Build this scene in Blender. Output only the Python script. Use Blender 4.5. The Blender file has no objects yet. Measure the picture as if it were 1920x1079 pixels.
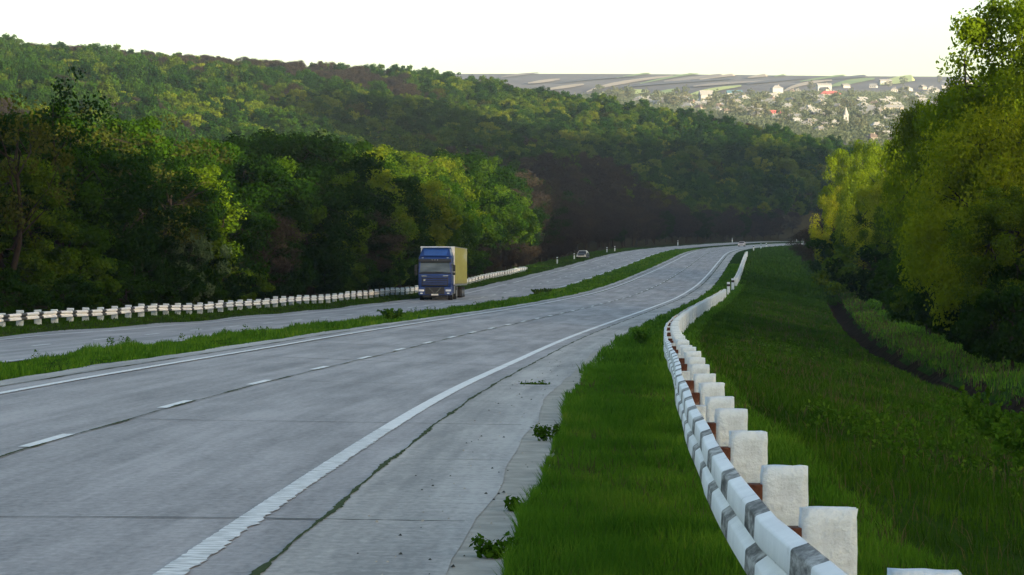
import bpy, math, random
import numpy as np
from mathutils import Vector, Matrix
rng = np.random.default_rng(7); random.seed(7)
scn = bpy.context.scene
# ---------------------------------------------------------------- camera, sky, sun, exposure
CAMZ = 1.908
cd = bpy.data.cameras.new('camera'); cam = bpy.data.objects.new('camera', cd); scn.collection.objects.link(cam)
cd.sensor_width = 36; cd.lens = 93.75; cd.shift_y = -0.01016; cd.clip_start = 0.1; cd.clip_end = 20000
cam.location = (0, 0, CAMZ); cam.rotation_euler = (math.radians(90), 0, 0)
scn.camera = cam
SUN_EL = math.radians(6.5); SUN_AZ = math.radians(135)      # clockwise from +Y (straight ahead); sun low behind the right shoulder
w = bpy.data.worlds.new('World'); scn.world = w; w.use_nodes = True
wn = w.node_tree.nodes; bg = wn['Background']
sk = wn.new('ShaderNodeTexSky'); sk.sky_type = 'NISHITA'; sk.sun_disc = False
sk.sun_elevation = SUN_EL; sk.sun_rotation = SUN_AZ; sk.air_density = 1.0; sk.dust_density = 2.1; sk.ozone_density = 1.0
w.node_tree.links.new(sk.outputs[0], bg.inputs[0]); bg.inputs[1].default_value = 0.15
sd = bpy.data.lights.new('sun', 'SUN'); so = bpy.data.objects.new('sun', sd); scn.collection.objects.link(so)
sd.energy = 5.0; sd.angle = math.radians(0.5); sd.color = (1.0, 0.84, 0.58)
sdir = Vector((math.sin(SUN_AZ)*math.cos(SUN_EL), math.cos(SUN_AZ)*math.cos(SUN_EL), math.sin(SUN_EL)))
so.rotation_euler = sdir.to_track_quat('Z', 'Y').to_euler(); so.location = (60, -40, 60)
scn.view_settings.view_transform = 'Standard'; scn.view_settings.look = 'None'
scn.view_settings.exposure = 1.9; scn.view_settings.gamma = 1; scn.view_settings.use_curve_mapping = False
HAZE = 0.00008

# ---------------------------------------------------------------- materials
def new_mat(name):
    m = bpy.data.materials.new(name); m.use_nodes = True
    nt = m.node_tree; return m, nt, nt.nodes, nt.links, nt.nodes['Principled BSDF']
def node(nt, t, **k):
    n = nt.nodes.new(t)
    for a, v in k.items():
        if a.startswith('i_'):
            key = a[2:]; n.inputs[int(key) if key.isdigit() else key].default_value = v
        else: setattr(n, a, v)
    return n
def ramp(nt, stops):
    n = nt.nodes.new('ShaderNodeValToRGB'); e = n.color_ramp.elements
    while len(e) > 1: e.remove(e[-1])
    e[0].position = stops[0][0]; e[0].color = (*stops[0][1], 1)
    for p, c in stops[1:]:
        x = e.new(p); x.color = (*c, 1)
    return n
def rough_mat(name, c1, c2, scale=6, rough=.8, bump=.3, dist=.01, coord='Object', detail=6, stops=None, metallic=0, stretch=None, spec=.12):
    m, nt, N, L, P = new_mat(name)
    tc = node(nt, 'ShaderNodeTexCoord'); src = tc.outputs[coord]
    if stretch:
        mp = node(nt, 'ShaderNodeMapping'); mp.inputs['Scale'].default_value = stretch; L.new(src, mp.inputs[0]); src = mp.outputs[0]
    nz = node(nt, 'ShaderNodeTexNoise', i_Scale=scale, i_Detail=detail, i_Roughness=.65); L.new(src, nz.inputs['Vector'])
    r = ramp(nt, stops or [(.3, c1), (.7, c2)]); L.new(nz.outputs[0], r.inputs[0]); L.new(r.outputs[0], P.inputs['Base Color'])
    P.inputs['Roughness'].default_value = rough; P.inputs['Metallic'].default_value = metallic; P.inputs['Specular IOR Level'].default_value = spec
    if bump:
        b = node(nt, 'ShaderNodeBump', i_Strength=bump, i_Distance=dist); L.new(nz.outputs[0], b.inputs['Height']); L.new(b.outputs[0], P.inputs['Normal'])
    return m
def flat_mat(name, c, rough=.5, metallic=0, coat=0):
    m, nt, N, L, P = new_mat(name)
    nz = node(nt, 'ShaderNodeTexNoise', i_Scale=3.0, i_Detail=5.0)
    tc = node(nt, 'ShaderNodeTexCoord'); L.new(tc.outputs['Object'], nz.inputs['Vector'])
    r = ramp(nt, [(.3, tuple(v*.82 for v in c)), (.7, tuple(min(1, v*1.1) for v in c))]); L.new(nz.outputs[0], r.inputs[0])
    L.new(r.outputs[0], P.inputs['Base Color'])
    P.inputs['Roughness'].default_value = rough; P.inputs['Metallic'].default_value = metallic; P.inputs['Coat Weight'].default_value = coat
    return m
def leaf_mat(name, cols, trans=.45, tcol=(1.25, 1.15, .5), nscale=.35, rnd=True):
    m, nt, N, L, P = new_mat(name); N.remove(P); out = N['Material Output']
    oi = node(nt, 'ShaderNodeObjectInfo'); tc = node(nt, 'ShaderNodeTexCoord')
    nz = node(nt, 'ShaderNodeTexNoise', i_Scale=nscale, i_Detail=3.0); L.new(tc.outputs['Object'], nz.inputs['Vector'])
    nf = node(nt, 'ShaderNodeTexNoise', i_Scale=nscale*7, i_Detail=2.0); L.new(tc.outputs['Object'], nf.inputs['Vector'])
    ad = node(nt, 'ShaderNodeMath', operation='MULTIPLY_ADD'); L.new(nz.outputs[0], ad.inputs[0]); ad.inputs[1].default_value = .9
    if rnd: L.new(oi.outputs['Random'], ad.inputs[2])
    else: ad.inputs[2].default_value = .5
    a2 = node(nt, 'ShaderNodeMath', operation='MULTIPLY_ADD'); L.new(nf.outputs[0], a2.inputs[0]); a2.inputs[1].default_value = .5; L.new(ad.outputs[0], a2.inputs[2])
    a3 = node(nt, 'ShaderNodeMapRange'); L.new(a2.outputs[0], a3.inputs[0]); a3.inputs[1].default_value = .45 if rnd else .9; a3.inputs[2].default_value = 1.95 if rnd else 1.5
    n = len(cols); r = ramp(nt, [(i/(n-1), c) for i, c in enumerate(cols)]); L.new(a3.outputs[0], r.inputs[0])
    d = node(nt, 'ShaderNodeBsdfDiffuse'); L.new(r.outputs[0], d.inputs[0])
    mx = node(nt, 'ShaderNodeMixShader'); mx.inputs[0].default_value = trans
    t = node(nt, 'ShaderNodeBsdfTranslucent')
    mu = node(nt, 'ShaderNodeVectorMath', operation='MULTIPLY'); L.new(r.outputs[0], mu.inputs[0]); mu.inputs[1].default_value = tcol
    L.new(mu.outputs[0], t.inputs[0]); L.new(d.outputs[0], mx.inputs[1]); L.new(t.outputs[0], mx.inputs[2]); L.new(mx.outputs[0], out.inputs[0])
    return m
G = [(.008, .023, .003), (.013, .038, .003), (.028, .070, .004), (.095, .145, .007)]
M_LEAF = leaf_mat('spring_leaves', G)
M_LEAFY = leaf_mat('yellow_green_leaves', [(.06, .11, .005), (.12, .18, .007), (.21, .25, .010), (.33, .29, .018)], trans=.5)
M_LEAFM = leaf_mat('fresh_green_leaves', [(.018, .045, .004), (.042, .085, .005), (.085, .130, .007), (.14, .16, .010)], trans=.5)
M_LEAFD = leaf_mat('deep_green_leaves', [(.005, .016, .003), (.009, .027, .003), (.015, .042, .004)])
M_HILL = leaf_mat('hill_leaves', [(.006, .022, .004), (.011, .037, .005), (.028, .070, .006), (.090, .120, .010)], trans=.35)
M_HILLY = leaf_mat('fresh_hill_leaves', [(.040, .080, .006), (.085, .125, .007), (.14, .16, .012)], trans=.4)
M_BROWN = leaf_mat('budding_twigs', [(.020, .017, .018), (.030, .025, .022), (.046, .038, .024)], trans=.25, tcol=(1.1, 1, .9))
M_OLIVE = leaf_mat('olive_buds', [(.024, .034, .007), (.036, .048, .008), (.056, .060, .011)], trans=.4, tcol=(1.2, 1.1, .6))
M_BLOSSOM = leaf_mat('pale_leaves', [(.05, .085, .035), (.08, .12, .055), (.12, .16, .09)], trans=.3, tcol=(1, 1, .9))
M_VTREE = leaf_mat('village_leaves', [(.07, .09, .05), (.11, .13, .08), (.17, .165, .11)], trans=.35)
M_BARK = rough_mat('bark', (.010, .008, .006), (.028, .022, .018), 5, .95, .6, .03)
M_GRASS = leaf_mat('grass_blades', [(.016, .052, .005), (.036, .102, .009), (.070, .155, .014), (.14, .185, .03)], trans=.3, tcol=(1.1, 1.15, .6), nscale=.6, rnd=False)
M_GRASSD = leaf_mat('dark_slope_grass', [(.010, .027, .004), (.021, .056, .005), (.034, .082, .006), (.070, .100, .014)], trans=.3, tcol=(1.1, 1.15, .6), nscale=.35, rnd=False)  # darker, brown-patched grass colour for slopes
M_WEED = leaf_mat('weed_leaves', [(.016, .048, .005), (.036, .092, .008), (.085, .150, .018)], trans=.35, nscale=.6, rnd=False)
M_DRY = leaf_mat('dry_stalks', [(.05, .045, .025), (.09, .075, .04)], trans=.2, tcol=(1, 1, .9))
def ground_mat():
    m, nt, N, L, P = new_mat('ground')
    tc = node(nt, 'ShaderNodeTexCoord')
    at = node(nt, 'ShaderNodeAttribute', attribute_name='cover')   # 0 forest floor, .5 grass, 1 far farmland
    n1 = node(nt, 'ShaderNodeTexNoise', i_Scale=.5, i_Detail=8.0, i_Roughness=.7); L.new(tc.outputs['Object'], n1.inputs['Vector'])
    gr = ramp(nt, [(.3, (.012, .022, .006)), (.5, (.018, .042, .007)), (.7, (.035, .055, .012))]); L.new(n1.outputs[0], gr.inputs[0])
    fl = ramp(nt, [(.3, (.018, .018, .010)), (.7, (.04, .036, .02))]); L.new(n1.outputs[0], fl.inputs[0])
    n2 = node(nt, 'ShaderNodeTexNoise', i_Scale=.004, i_Detail=6.0); L.new(tc.outputs['Object'], n2.inputs['Vector'])
    fr = ramp(nt, [(.35, (.085, .085, .100)), (.65, (.135, .130, .135))]); L.new(n2.outputs[0], fr.inputs[0])  # farmland greyed towards blue, distance haze put into the colour
    c1 = node(nt, 'ShaderNodeMapRange'); L.new(at.outputs['Fac'], c1.inputs[0]); c1.inputs[2].default_value = .5
    c2 = node(nt, 'ShaderNodeMapRange'); L.new(at.outputs['Fac'], c2.inputs[0]); c2.inputs[1].default_value = .5
    m1 = node(nt, 'ShaderNodeMix', data_type='RGBA'); L.new(c1.outputs[0], m1.inputs[0]); L.new(fl.outputs[0], m1.inputs[6]); L.new(gr.outputs[0], m1.inputs[7])
    m2 = node(nt, 'ShaderNodeMix', data_type='RGBA'); L.new(c2.outputs[0], m2.inputs[0]); L.new(m1.outputs[2], m2.inputs[6]); L.new(fr.outputs[0], m2.inputs[7])
    P.inputs['Specular IOR Level'].default_value = 0; L.new(m2.outputs[2], P.inputs['Base Color']); P.inputs['Roughness'].default_value = .95
    return m
M_GROUND = ground_mat()
M_DITCH = rough_mat('ditch_mud', (.006, .0045, .0035), (.034, .024, .017), 1.2, .95, .5, .1, spec=0)
def road_mat(name, a, b, streak, patch=.5):
    """asphalt / concrete: fine grain, cross-wise streaks, long wheel stains; UV = metres across, metres along"""
    m, nt, N, L, P = new_mat(name)
    uv = node(nt, 'ShaderNodeUVMap', uv_map='UVMap')
    def nz(sx, sy, sc, det=5.0):
        mp = node(nt, 'ShaderNodeMapping'); mp.inputs['Scale'].default_value = (sx, sy, 1); L.new(uv.outputs[0], mp.inputs[0])
        n = node(nt, 'ShaderNodeTexNoise', i_Scale=sc, i_Detail=det, i_Roughness=.7); L.new(mp.outputs[0], n.inputs['Vector']); return n
    big = nz(1, .12, .8); st = nz(.8, 6, 1.3); grain = nz(1, .55, 13, 8.0); wear = nz(2.2, .03, .9, 3.0)
    r = ramp(nt, [(.33, a), (.67, b)]); 
    s1 = node(nt, 'ShaderNodeMath', operation='MULTIPLY_ADD'); L.new(st.outputs[0], s1.inputs[0]); s1.inputs[1].default_value = streak; L.new(big.outputs[0], s1.inputs[2])
    s2 = node(nt, 'ShaderNodeMath', operation='MULTIPLY_ADD'); L.new(grain.outputs[0], s2.inputs[0]); s2.inputs[1].default_value = .75; L.new(s1.outputs[0], s2.inputs[2])
    s3 = node(nt, 'ShaderNodeMath', operation='MULTIPLY_ADD'); L.new(wear.outputs[0], s3.inputs[0]); s3.inputs[1].default_value = patch; L.new(s2.outputs[0], s3.inputs[2])
    s4 = node(nt, 'ShaderNodeMath', operation='SUBTRACT'); L.new(s3.outputs[0], s4.inputs[0]); s4.inputs[1].default_value = (streak+.75+patch)*.5
    L.new(s4.outputs[0], r.inputs[0]); L.new(r.outputs[0], P.inputs['Base Color'])
    P.inputs['Roughness'].default_value = .82
    b_ = node(nt, 'ShaderNodeBump', i_Strength=.35, i_Distance=.01); L.new(s2.outputs[0], b_.inputs['Height']); L.new(b_.outputs[0], P.inputs['Normal'])
    return m
M_ASPH = road_mat('asphalt', (.142, .142, .153), (.30, .298, .312), .25, .45)
M_SHOULD = road_mat('concrete_shoulder', (.165, .166, .168), (.35, .345, .335), .42, .6)
M_KERB = rough_mat('worn_concrete_edge', (.20, .195, .175), (.36, .35, .315), 3, .9, .5, .02)
M_CRACK = rough_mat('filled_crack', (.02, .022, .02), (.045, .05, .045), 8, .9, 0)
M_MOSS = rough_mat('moss_in_joint', (.012, .028, .006), (.035, .055, .012), 9, .95, .6, .02)
def paint_mat():
    m, nt, N, L, P = new_mat('worn_road_paint')
    uv = node(nt, 'ShaderNodeUVMap', uv_map='UVMap')
    mp = node(nt, 'ShaderNodeMapping'); mp.inputs['Scale'].default_value = (2.5, 9, 1); L.new(uv.outputs[0], mp.inputs[0])
    n = node(nt, 'ShaderNodeTexNoise', i_Scale=2.0, i_Detail=5.0, i_Roughness=.7); L.new(mp.outputs[0], n.inputs['Vector'])
    r = ramp(nt, [(.32, (.17, .19, .20)), (.43, (.52, .55, .57)), (.7, (.72, .74, .75))]); L.new(n.outputs[0], r.inputs[0])
    L.new(r.outputs[0], P.inputs['Base Color']); P.inputs['Roughness'].default_value = .7
    return m
M_PAINT = paint_mat()
M_WHITE = rough_mat('white_limewash', (.46, .49, .50), (.74, .76, .77), 7, .85, 1.0, .035, stops=[(.24, (.20, .20, .19)), (.33, (.38, .44, .50)), (.5, (.48, .565, .64)), (.72, (.58, .66, .72))], detail=10)
M_RAILW = rough_mat('rail_white_paint', (.6, .6, .6), (.82, .83, .83), 3, .6, .15, .01, stops=[(.24, (.22, .20, .18)), (.36, (.68, .68, .69)), (.7, (.80, .80, .80))])
M_RAILG = rough_mat('rail_worn_band', (.16, .15, .15), (.6, .6, .6), 5, .6, .1, .01, stretch=(1, .6, 2.5), stops=[(.36, (.03, .03, .035)), (.47, (.13, .125, .125)), (.62, (.40, .39, .38))])
M_RAILB = rough_mat('rail_black_paint', (.015, .015, .018), (.04, .04, .045), 4, .5, .1, .01)
M_RUST = rough_mat('rusty_steel', (.05, .014, .008), (.2, .17, .15), 6, .8, .4, .01, stops=[(.35, (.035, .010, .007)), (.55, (.10, .045, .03)), (.72, (.24, .23, .22))])

# ---------------------------------------------------------------- helpers
col = scn.collection
def tag(o, label=None, cat=None, group=None, kind=None):
    if label: o['label'] = label
    if cat: o['category'] = cat
    if group: o['group'] = group
    if kind: o['kind'] = kind
    return o
def empty(name, loc=(0, 0, 0), rz=0, sc=1):
    o = bpy.data.objects.new(name, None); col.objects.link(o); o.location = loc; o.rotation_euler = (0, 0, rz); o.scale = (sc,)*3 if not isinstance(sc, tuple) else sc
    o.empty_display_size = .2; return o
def mesh_np(name, V, F, mats, smooth=False, midx=None, uv=None, attr=None):
    """V (n,3); F (m,k) same k for all faces"""
    me = bpy.data.meshes.new(name); V = np.asarray(V, np.float32); F = np.asarray(F, np.int32)
    me.vertices.add(len(V)); me.vertices.foreach_set('co', V.ravel())
    if len(F):
        k = F.shape[1]; me.loops.add(F.size); me.loops.foreach_set('vertex_index', F.ravel())
        me.polygons.add(len(F)); me.polygons.foreach_set('loop_start', np.arange(0, F.size, k, dtype=np.int32))
        me.polygons.foreach_set('loop_total', np.full(len(F), k, np.int32))
        if smooth: me.polygons.foreach_set('use_smooth', np.ones(len(F), bool))
    for m in (mats if isinstance(mats, (list, tuple)) else [mats]): me.materials.append(m)
    if midx is not None: me.polygons.foreach_set('material_index', np.asarray(midx, np.int32))
    if uv is not None:
        l = me.uv_layers.new(name='UVMap'); l.data.foreach_set('uv', np.asarray(uv, np.float32)[F.ravel()].ravel())
    if attr is not None:
        for nme, a in attr.items():
            at = me.attributes.new(nme, 'FLOAT', 'POINT'); at.data.foreach_set('value', np.asarray(a, np.float32))
    me.update(calc_edges=True); me.validate() if False else None
    return me
def link(name, me, parent=None, loc=None):
    o = bpy.data.objects.new(name, me); col.objects.link(o)
    if parent: o.parent = parent
    if loc is not None: o.location = loc
    return o
class MB:
    """collects boxes, prisms, tubes and loose polygons for one mesh"""
    def __init__(s): s.v = []; s.f = []; s.m = []
    def add(s, vs, fs, mi=0):
        b = len(s.v); s.v += [tuple(v) for v in vs]; s.f += [tuple(b+i for i in f) for f in fs]; s.m += [mi]*len(fs); return s
    def box(s, x0, x1, y0, y1, z0, z1, mi=0, top=None):
        """top = (x0,x1,y0,y1) of the upper face for a tapered box"""
        t = top or (x0, x1, y0, y1)
        return s.add([(x0, y0, z0), (x1, y0, z0), (x1, y1, z0), (x0, y1, z0), (t[0], t[2], z1), (t[1], t[2], z1), (t[1], t[3], z1), (t[0], t[3], z1)],
                     [(3, 2, 1, 0), (4, 5, 6, 7), (0, 1, 5, 4), (1, 2, 6, 5), (2, 3, 7, 6), (3, 0, 4, 7)], mi)
    def prism(s, pts, x0, x1, mi=0):
        """pts = outline (y,z), extruded along x"""
        n = len(pts); vs = [(x0, y, z) for y, z in pts]+[(x1, y, z) for y, z in pts]
        return s.add(vs, [tuple(range(n-1, -1, -1)), tuple(range(n, 2*n))]+[(i, (i+1) % n, n+(i+1) % n, n+i) for i in range(n)], mi)
    def cyl(s, c, r, h, ax='x', n=20, r2=None, mi=0):
        r2 = r if r2 is None else r2; vs = []
        for k, rr in ((-.5, r), (.5, r2)):
            for i in range(n):
                a = 2*math.pi*i/n; p, q = rr*math.cos(a), rr*math.sin(a)
                vs.append({'x': (c[0]+k*h, c[1]+p, c[2]+q), 'y': (c[0]+p, c[1]+k*h, c[2]+q), 'z': (c[0]+p, c[1]+q, c[2]+k*h)}[ax])
        return s.add(vs, [tuple(range(n)), tuple(range(2*n-1, n-1, -1))]+[(i, n+i, n+(i+1) % n, (i+1) % n) for i in range(n)], mi)
    def mesh(s, name, mats, bevel=0):
        me = bpy.data.meshes.new(name); me.from_pydata(s.v, [], s.f)
        for m in (mats if isinstance(mats, (list, tuple)) else [mats]): me.materials.append(m)
        me.polygons.foreach_set('material_index', s.m)
        import bmesh
        bm = bmesh.new(); bm.from_mesh(me); bmesh.ops.recalc_face_normals(bm, faces=bm.faces)
        if bevel:
            bmesh.ops.bevel(bm, geom=[e for e in bm.edges if len(e.link_faces) == 2 and e.calc_face_angle(0) > .5], offset=bevel, segments=2, affect='EDGES', profile=.6)
        bm.to_mesh(me); bm.free(); return me
    def build(s, name, mats, parent=None, bevel=0): return link(name, s.mesh(name, mats, bevel), parent)
def sstep(x): x = np.clip(x, 0, 1); return x*x*(3-2*x)

# ---------------------------------------------------------------- the road in plan and profile (s = metres along, t = metres right of the right edge line)
def interp(k, v, s):
    m = np.gradient(v, k); s = np.asarray(s, float); i = np.clip(np.searchsorted(k, s)-1, 0, len(k)-2)
    h = k[i+1]-k[i]; t = np.clip((s-k[i])/h, 0, 1)
    return (2*t**3-3*t**2+1)*v[i]+(t**3-2*t**2+t)*h*m[i]+(-2*t**3+3*t**2)*v[i+1]+(t**3-t**2)*h*m[i+1]
KN = np.array([-120, 0, 40, 80, 120, 160, 200, 240, 280, 320, 370, 430, 500, 600, 750, 850, 950, 1100.])
TH = np.array([.0167, .0167, 0.0464, 0.0572, 0.0782, 0.0928, 0.1011, 0.1047, 0.1026, 0.0947, 0.0927, 0.0939, 0.0949, 0.1275, 0.1967, .30, .42, .6])
ZZ = np.array([0, -0.003, -0.119, -0.416, -0.566, -0.542, -0.348, 0.004, 0.691, 1.576, 2.705, 4.204, 5.93, 8.039, 10.656, 12.35, 13.6, 15.])
K2 = np.array([-120, 0, 100, 200, 300, 450, 750, 850, 1100.])
E1 = np.array([-.07, -0.07448173, 0.41488632, 0.48643984, 0.56142933, 0.20799227, 0.07364663, .1, .1])
E2 = np.array([-.23, -0.22728028, -0.33592916, -0.38622665, -0.34127094, -0.14941082, 0.27832085, .7, .8])
W, WM = 7.0, 6.533
SA = np.arange(-100, 1060, 2.); i0 = int(100/2)
thA = interp(KN, TH, SA)
XA = np.concatenate([[0], np.cumsum(np.sin(thA))[:-1]*2]); YA = np.concatenate([[0], np.cumsum(np.cos(thA))[:-1]*2])
XA = XA-XA[i0]-2.70834575; YA = YA-YA[i0]
XA = XA+.13*(1-sstep((SA-20)/35))
def prof(s, t):
    """ground height across the whole road corridor"""
    z = interp(KN, ZZ, s); e1 = interp(K2, E1, s); e2 = interp(K2, E2, s); s = np.asarray(s, float); t = np.asarray(t, float)
    zl = e1; zm = e1+e2; out = np.zeros(np.broadcast(s, t).shape)
    k = np.array([-2*W-WM, -W-WM, -W, 0.])
    r = np.where(t < k[1], zm, np.where(t < k[2], zm+(zl-zm)*(t-k[1])/WM, np.where(t < 0, zl*(-t)/W, 0)))
    pr = np.interp(t, [0, 2.1, 5, 9, 13, 14.1, 14.7, 15.3, 16.2, 19, 24, 30, 60], [0, -.03, -.12, -.75, -1.5, -1.75, -2.45, -2.4, -1.7, -1.3, -.7, -.2, 1])
    raise_ = .2*(1-sstep((s-200)/100))
    pl = np.interp(t, [-60, -32, -27, -25, -22.8, -20.5], [.8, .1, 0, 0, -.02, 0])+raise_*sstep((-22.6-t)/1.5)
    bump = .05*np.sin(s*.21+t)*np.sin(s*.067+1)*sstep((np.abs(t+7)-10)/6)
    med = .10*np.where((t > -W-WM) & (t < -W), np.sin(np.pi*np.clip((t+W+WM)/WM, 0, 1)), 0)
    return z+r+pr+pl+bump+med
def pos(s, t, lift=0):
    s = np.asarray(s, float); t = np.asarray(t, float)
    th = np.interp(s, SA, thA); x = np.interp(s, SA, XA)+t*np.cos(th); y = np.interp(s, SA, YA)-t*np.sin(th)
    return np.stack([x, y, prof(s, t)+lift], -1)
def road_st(X, Y):
    X = np.asarray(X, float).ravel(); Y = np.asarray(Y, float).ravel(); s = np.empty(len(X)); t = np.empty(len(X))
    for a in range(0, len(X), 20000):
        x = X[a:a+20000, None]; y = Y[a:a+20000, None]
        k = ((x-XA)**2+(y-YA)**2).argmin(1); dx = x[:, 0]-XA[k]; dy = y[:, 0]-YA[k]; c, n = np.cos(thA[k]), np.sin(thA[k])
        t[a:a+20000] = dx*c-dy*n; s[a:a+20000] = SA[k]+dx*n+dy*c
    return s, t
# broad relief from surveyed heights (thin-plate spline)
u_, v_ = math.sin(SUN_AZ), math.cos(SUN_AZ)
CP = [(-45, 40, 1.5), (-50, 110, 1.5), (-60, 160, 3), (-45, 250, 3), (-40, 330, 5), (-120, 100, 9), (-200, 200, 22), (-120, 300, 17), (-15, 400, 6), (-80, 450, 20), (-180, 450, 38),
      (0, 520, 9), (-60, 600, 28), (-140, 650, 48), (-250, 650, 60), (-190, 900, 73), (-106, 950, 71), (-32, 1000, 69), (8, 1020, 64), (71, 1050, 56.5), (106, 1080, 53), (143, 1120, 48),
      (-350, 950, 85), (0, 700, 25), (0, 850, 40), (40, 650, 12), (70, 760, 19), (110, 880, 15), (170, 1000, 22), (220, 1100, 36), (60, 950, 34), (140, 1020, 33), (50, 850, 19), (-250, 1250, 60), (0, 1250, 55), (200, 1250, 50),
      (45, 60, 1), (45, 130, 1.0), (70, 200, 4), (55, 300, 3.5), (60, 360, 5), (80, 450, 9), (120, 300, 10), (110, 600, 16), (130, 760, 18), (180, 850, 22), (130, 100, 8), (100, -60, 4), (-100, -60, 4), (0, -80, 0),
      (-400, 300, 60), (-400, -100, 30), (-700, 700, 90), (-700, 0, 50), (-700, 1200, 90)]
CP = np.array(CP, float)
def tps_k(r2): return np.where(r2 > 0, .5*r2*np.log(np.maximum(r2, 1e-9)), 0)
def tps_fit(P):
    n = len(P); x = P[:, :2]/500; A = np.zeros((n+3, n+3)); A[:n, :n] = tps_k(((x[:, None]-x[None])**2).sum(-1))+np.eye(n)*2e-4
    A[:n, n:] = np.c_[np.ones(n), x]; A[n:, :n] = A[:n, n:].T; return x, np.linalg.solve(A, np.r_[P[:, 2], 0, 0, 0])
TX, TW = tps_fit(CP)
# unseen ridge added to shade the valley: crest height along q (across the sunlight)
SHADE = [(-300, -300, 8), (0, -150, 8), (0, 0, 8), (2, 30, 8), (-25, 140, 19), (25, 125, 9), (27, 160, 9), (-20, 230, 15), (-12, 290, 13), (44, 300, 10), (48, 345, 9), (0, 520, 26), (-150, 850, 44), (-40, 900, 60), (50, 900, 60), (100, 1050, 52)]   # points up to whose height the crest is shaped to cast shadow
SHADE = sorted((-x*v_+y*u_, z+math.tan(SUN_EL)*(430-x*u_-y*v_)) for x, y, z in SHADE)
RQ = np.array([a for a, b in SHADE]+[1000, 1250, 1500]); RH = np.array([b for a, b in SHADE]+[150, 90, 50])
def base_z(X, Y):
    X = np.asarray(X, float); Y = np.asarray(Y, float); sh = X.shape; X = X.ravel(); Y = Y.ravel(); z = np.empty(len(X))
    xc = np.clip(X, -900, 500); yc = np.clip(Y, -200, 1400)
    for a in range(0, len(X), 20000):
        p = np.stack([xc[a:a+20000], yc[a:a+20000]], 1)/500
        z[a:a+20000] = tps_k(((p[:, None]-TX[None])**2).sum(-1)) @ TW[:-3]+TW[-3]+p @ TW[-2:]
    r = X*u_+Y*v_; q = -X*v_+Y*u_                                    # towards the sun, across it
    q = X*(-v_)*1.0+Y*u_
    ridge = np.interp(q, RQ, RH)*np.exp(-((r-430)/120.)**2)+np.interp(q, RQ, RH)*.85*sstep((r-430)/200)
    wr = sstep((r-190)/160); z = z*(1-wr)+np.maximum(ridge, 0)*wr
    far = np.interp(Y, [1200, 1300, 1430, 2000, 2500, 3000, 3600, 3750, 4600], [44, 52, 74, 127.5, 171.5, 219, 278.5, 283, 290])+1.5*np.sin(X*.006+1)*sstep((Y-1500)/1500)+4*np.sin(X*.0013+Y*.0011)*sstep((Y-1500)/800)
    wf = sstep((Y-1190)/140); z = z*(1-wf)+far*wf
    return z.reshape(sh)
def ground_z(X, Y):
    X = np.asarray(X, float); Y = np.asarray(Y, float); sh = np.broadcast(X, Y).shape; X = np.broadcast_to(X, sh).ravel(); Y = np.broadcast_to(Y, sh).ravel()
    s, t = road_st(X, Y); zb = base_z(X, Y); zc = prof(np.clip(s, -100, 1050), np.clip(t, -60, 60))
    wgt = np.where(t < -7, sstep((-t-28)/26), sstep((t-20)/26)); wgt = np.where((s < -98) | (s > 1055), np.maximum(wgt, .5), wgt)
    return (zc*(1-wgt)+zb*wgt).reshape(sh)
def gz(x, y): return float(ground_z(np.array([x]), np.array([y]))[0])
def place(p):
    """whereabouts of a world point in the photograph, in words"""
    return '%d percent across, %d percent down' % (round((960+5000*p[0]/p[1])/19.2), round((520-5000*(p[2]-CAMZ)/p[1])/10.79))
ORD = {}
def ordinal(n):
    a = ['', 'first', 'second', 'third', 'fourth', 'fifth', 'sixth', 'seventh', 'eighth', 'ninth', 'tenth', 'eleventh', 'twelfth', 'thirteenth', 'fourteenth', 'fifteenth', 'sixteenth', 'seventeenth', 'eighteenth', 'nineteenth']
    if n < 20: return a[n]
    t = ['', '', 'twenty', 'thirty', 'forty', 'fifty', 'sixty', 'seventy', 'eighty', 'ninety'][n//10]
    return t[:-1]+'ieth' if n % 10 == 0 else t+'-'+a[n % 10]
def counted(o, phrase):
    """remember a repeat; label_counted() names each by its rank from the left"""
    ORD.setdefault(phrase, []).append(o); return o
def label_counted():
    for phrase, L in ORD.items():
        L.sort(key=lambda o: o.location.x/o.location.y)
        for i, o in enumerate(L): o['label'] = phrase.replace('#', ordinal(i+1)) if len(L) > 1 else phrase.replace('# ', '').replace(' from the left', '')
def world_from(px, D): return (px-960)/5000*D

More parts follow.
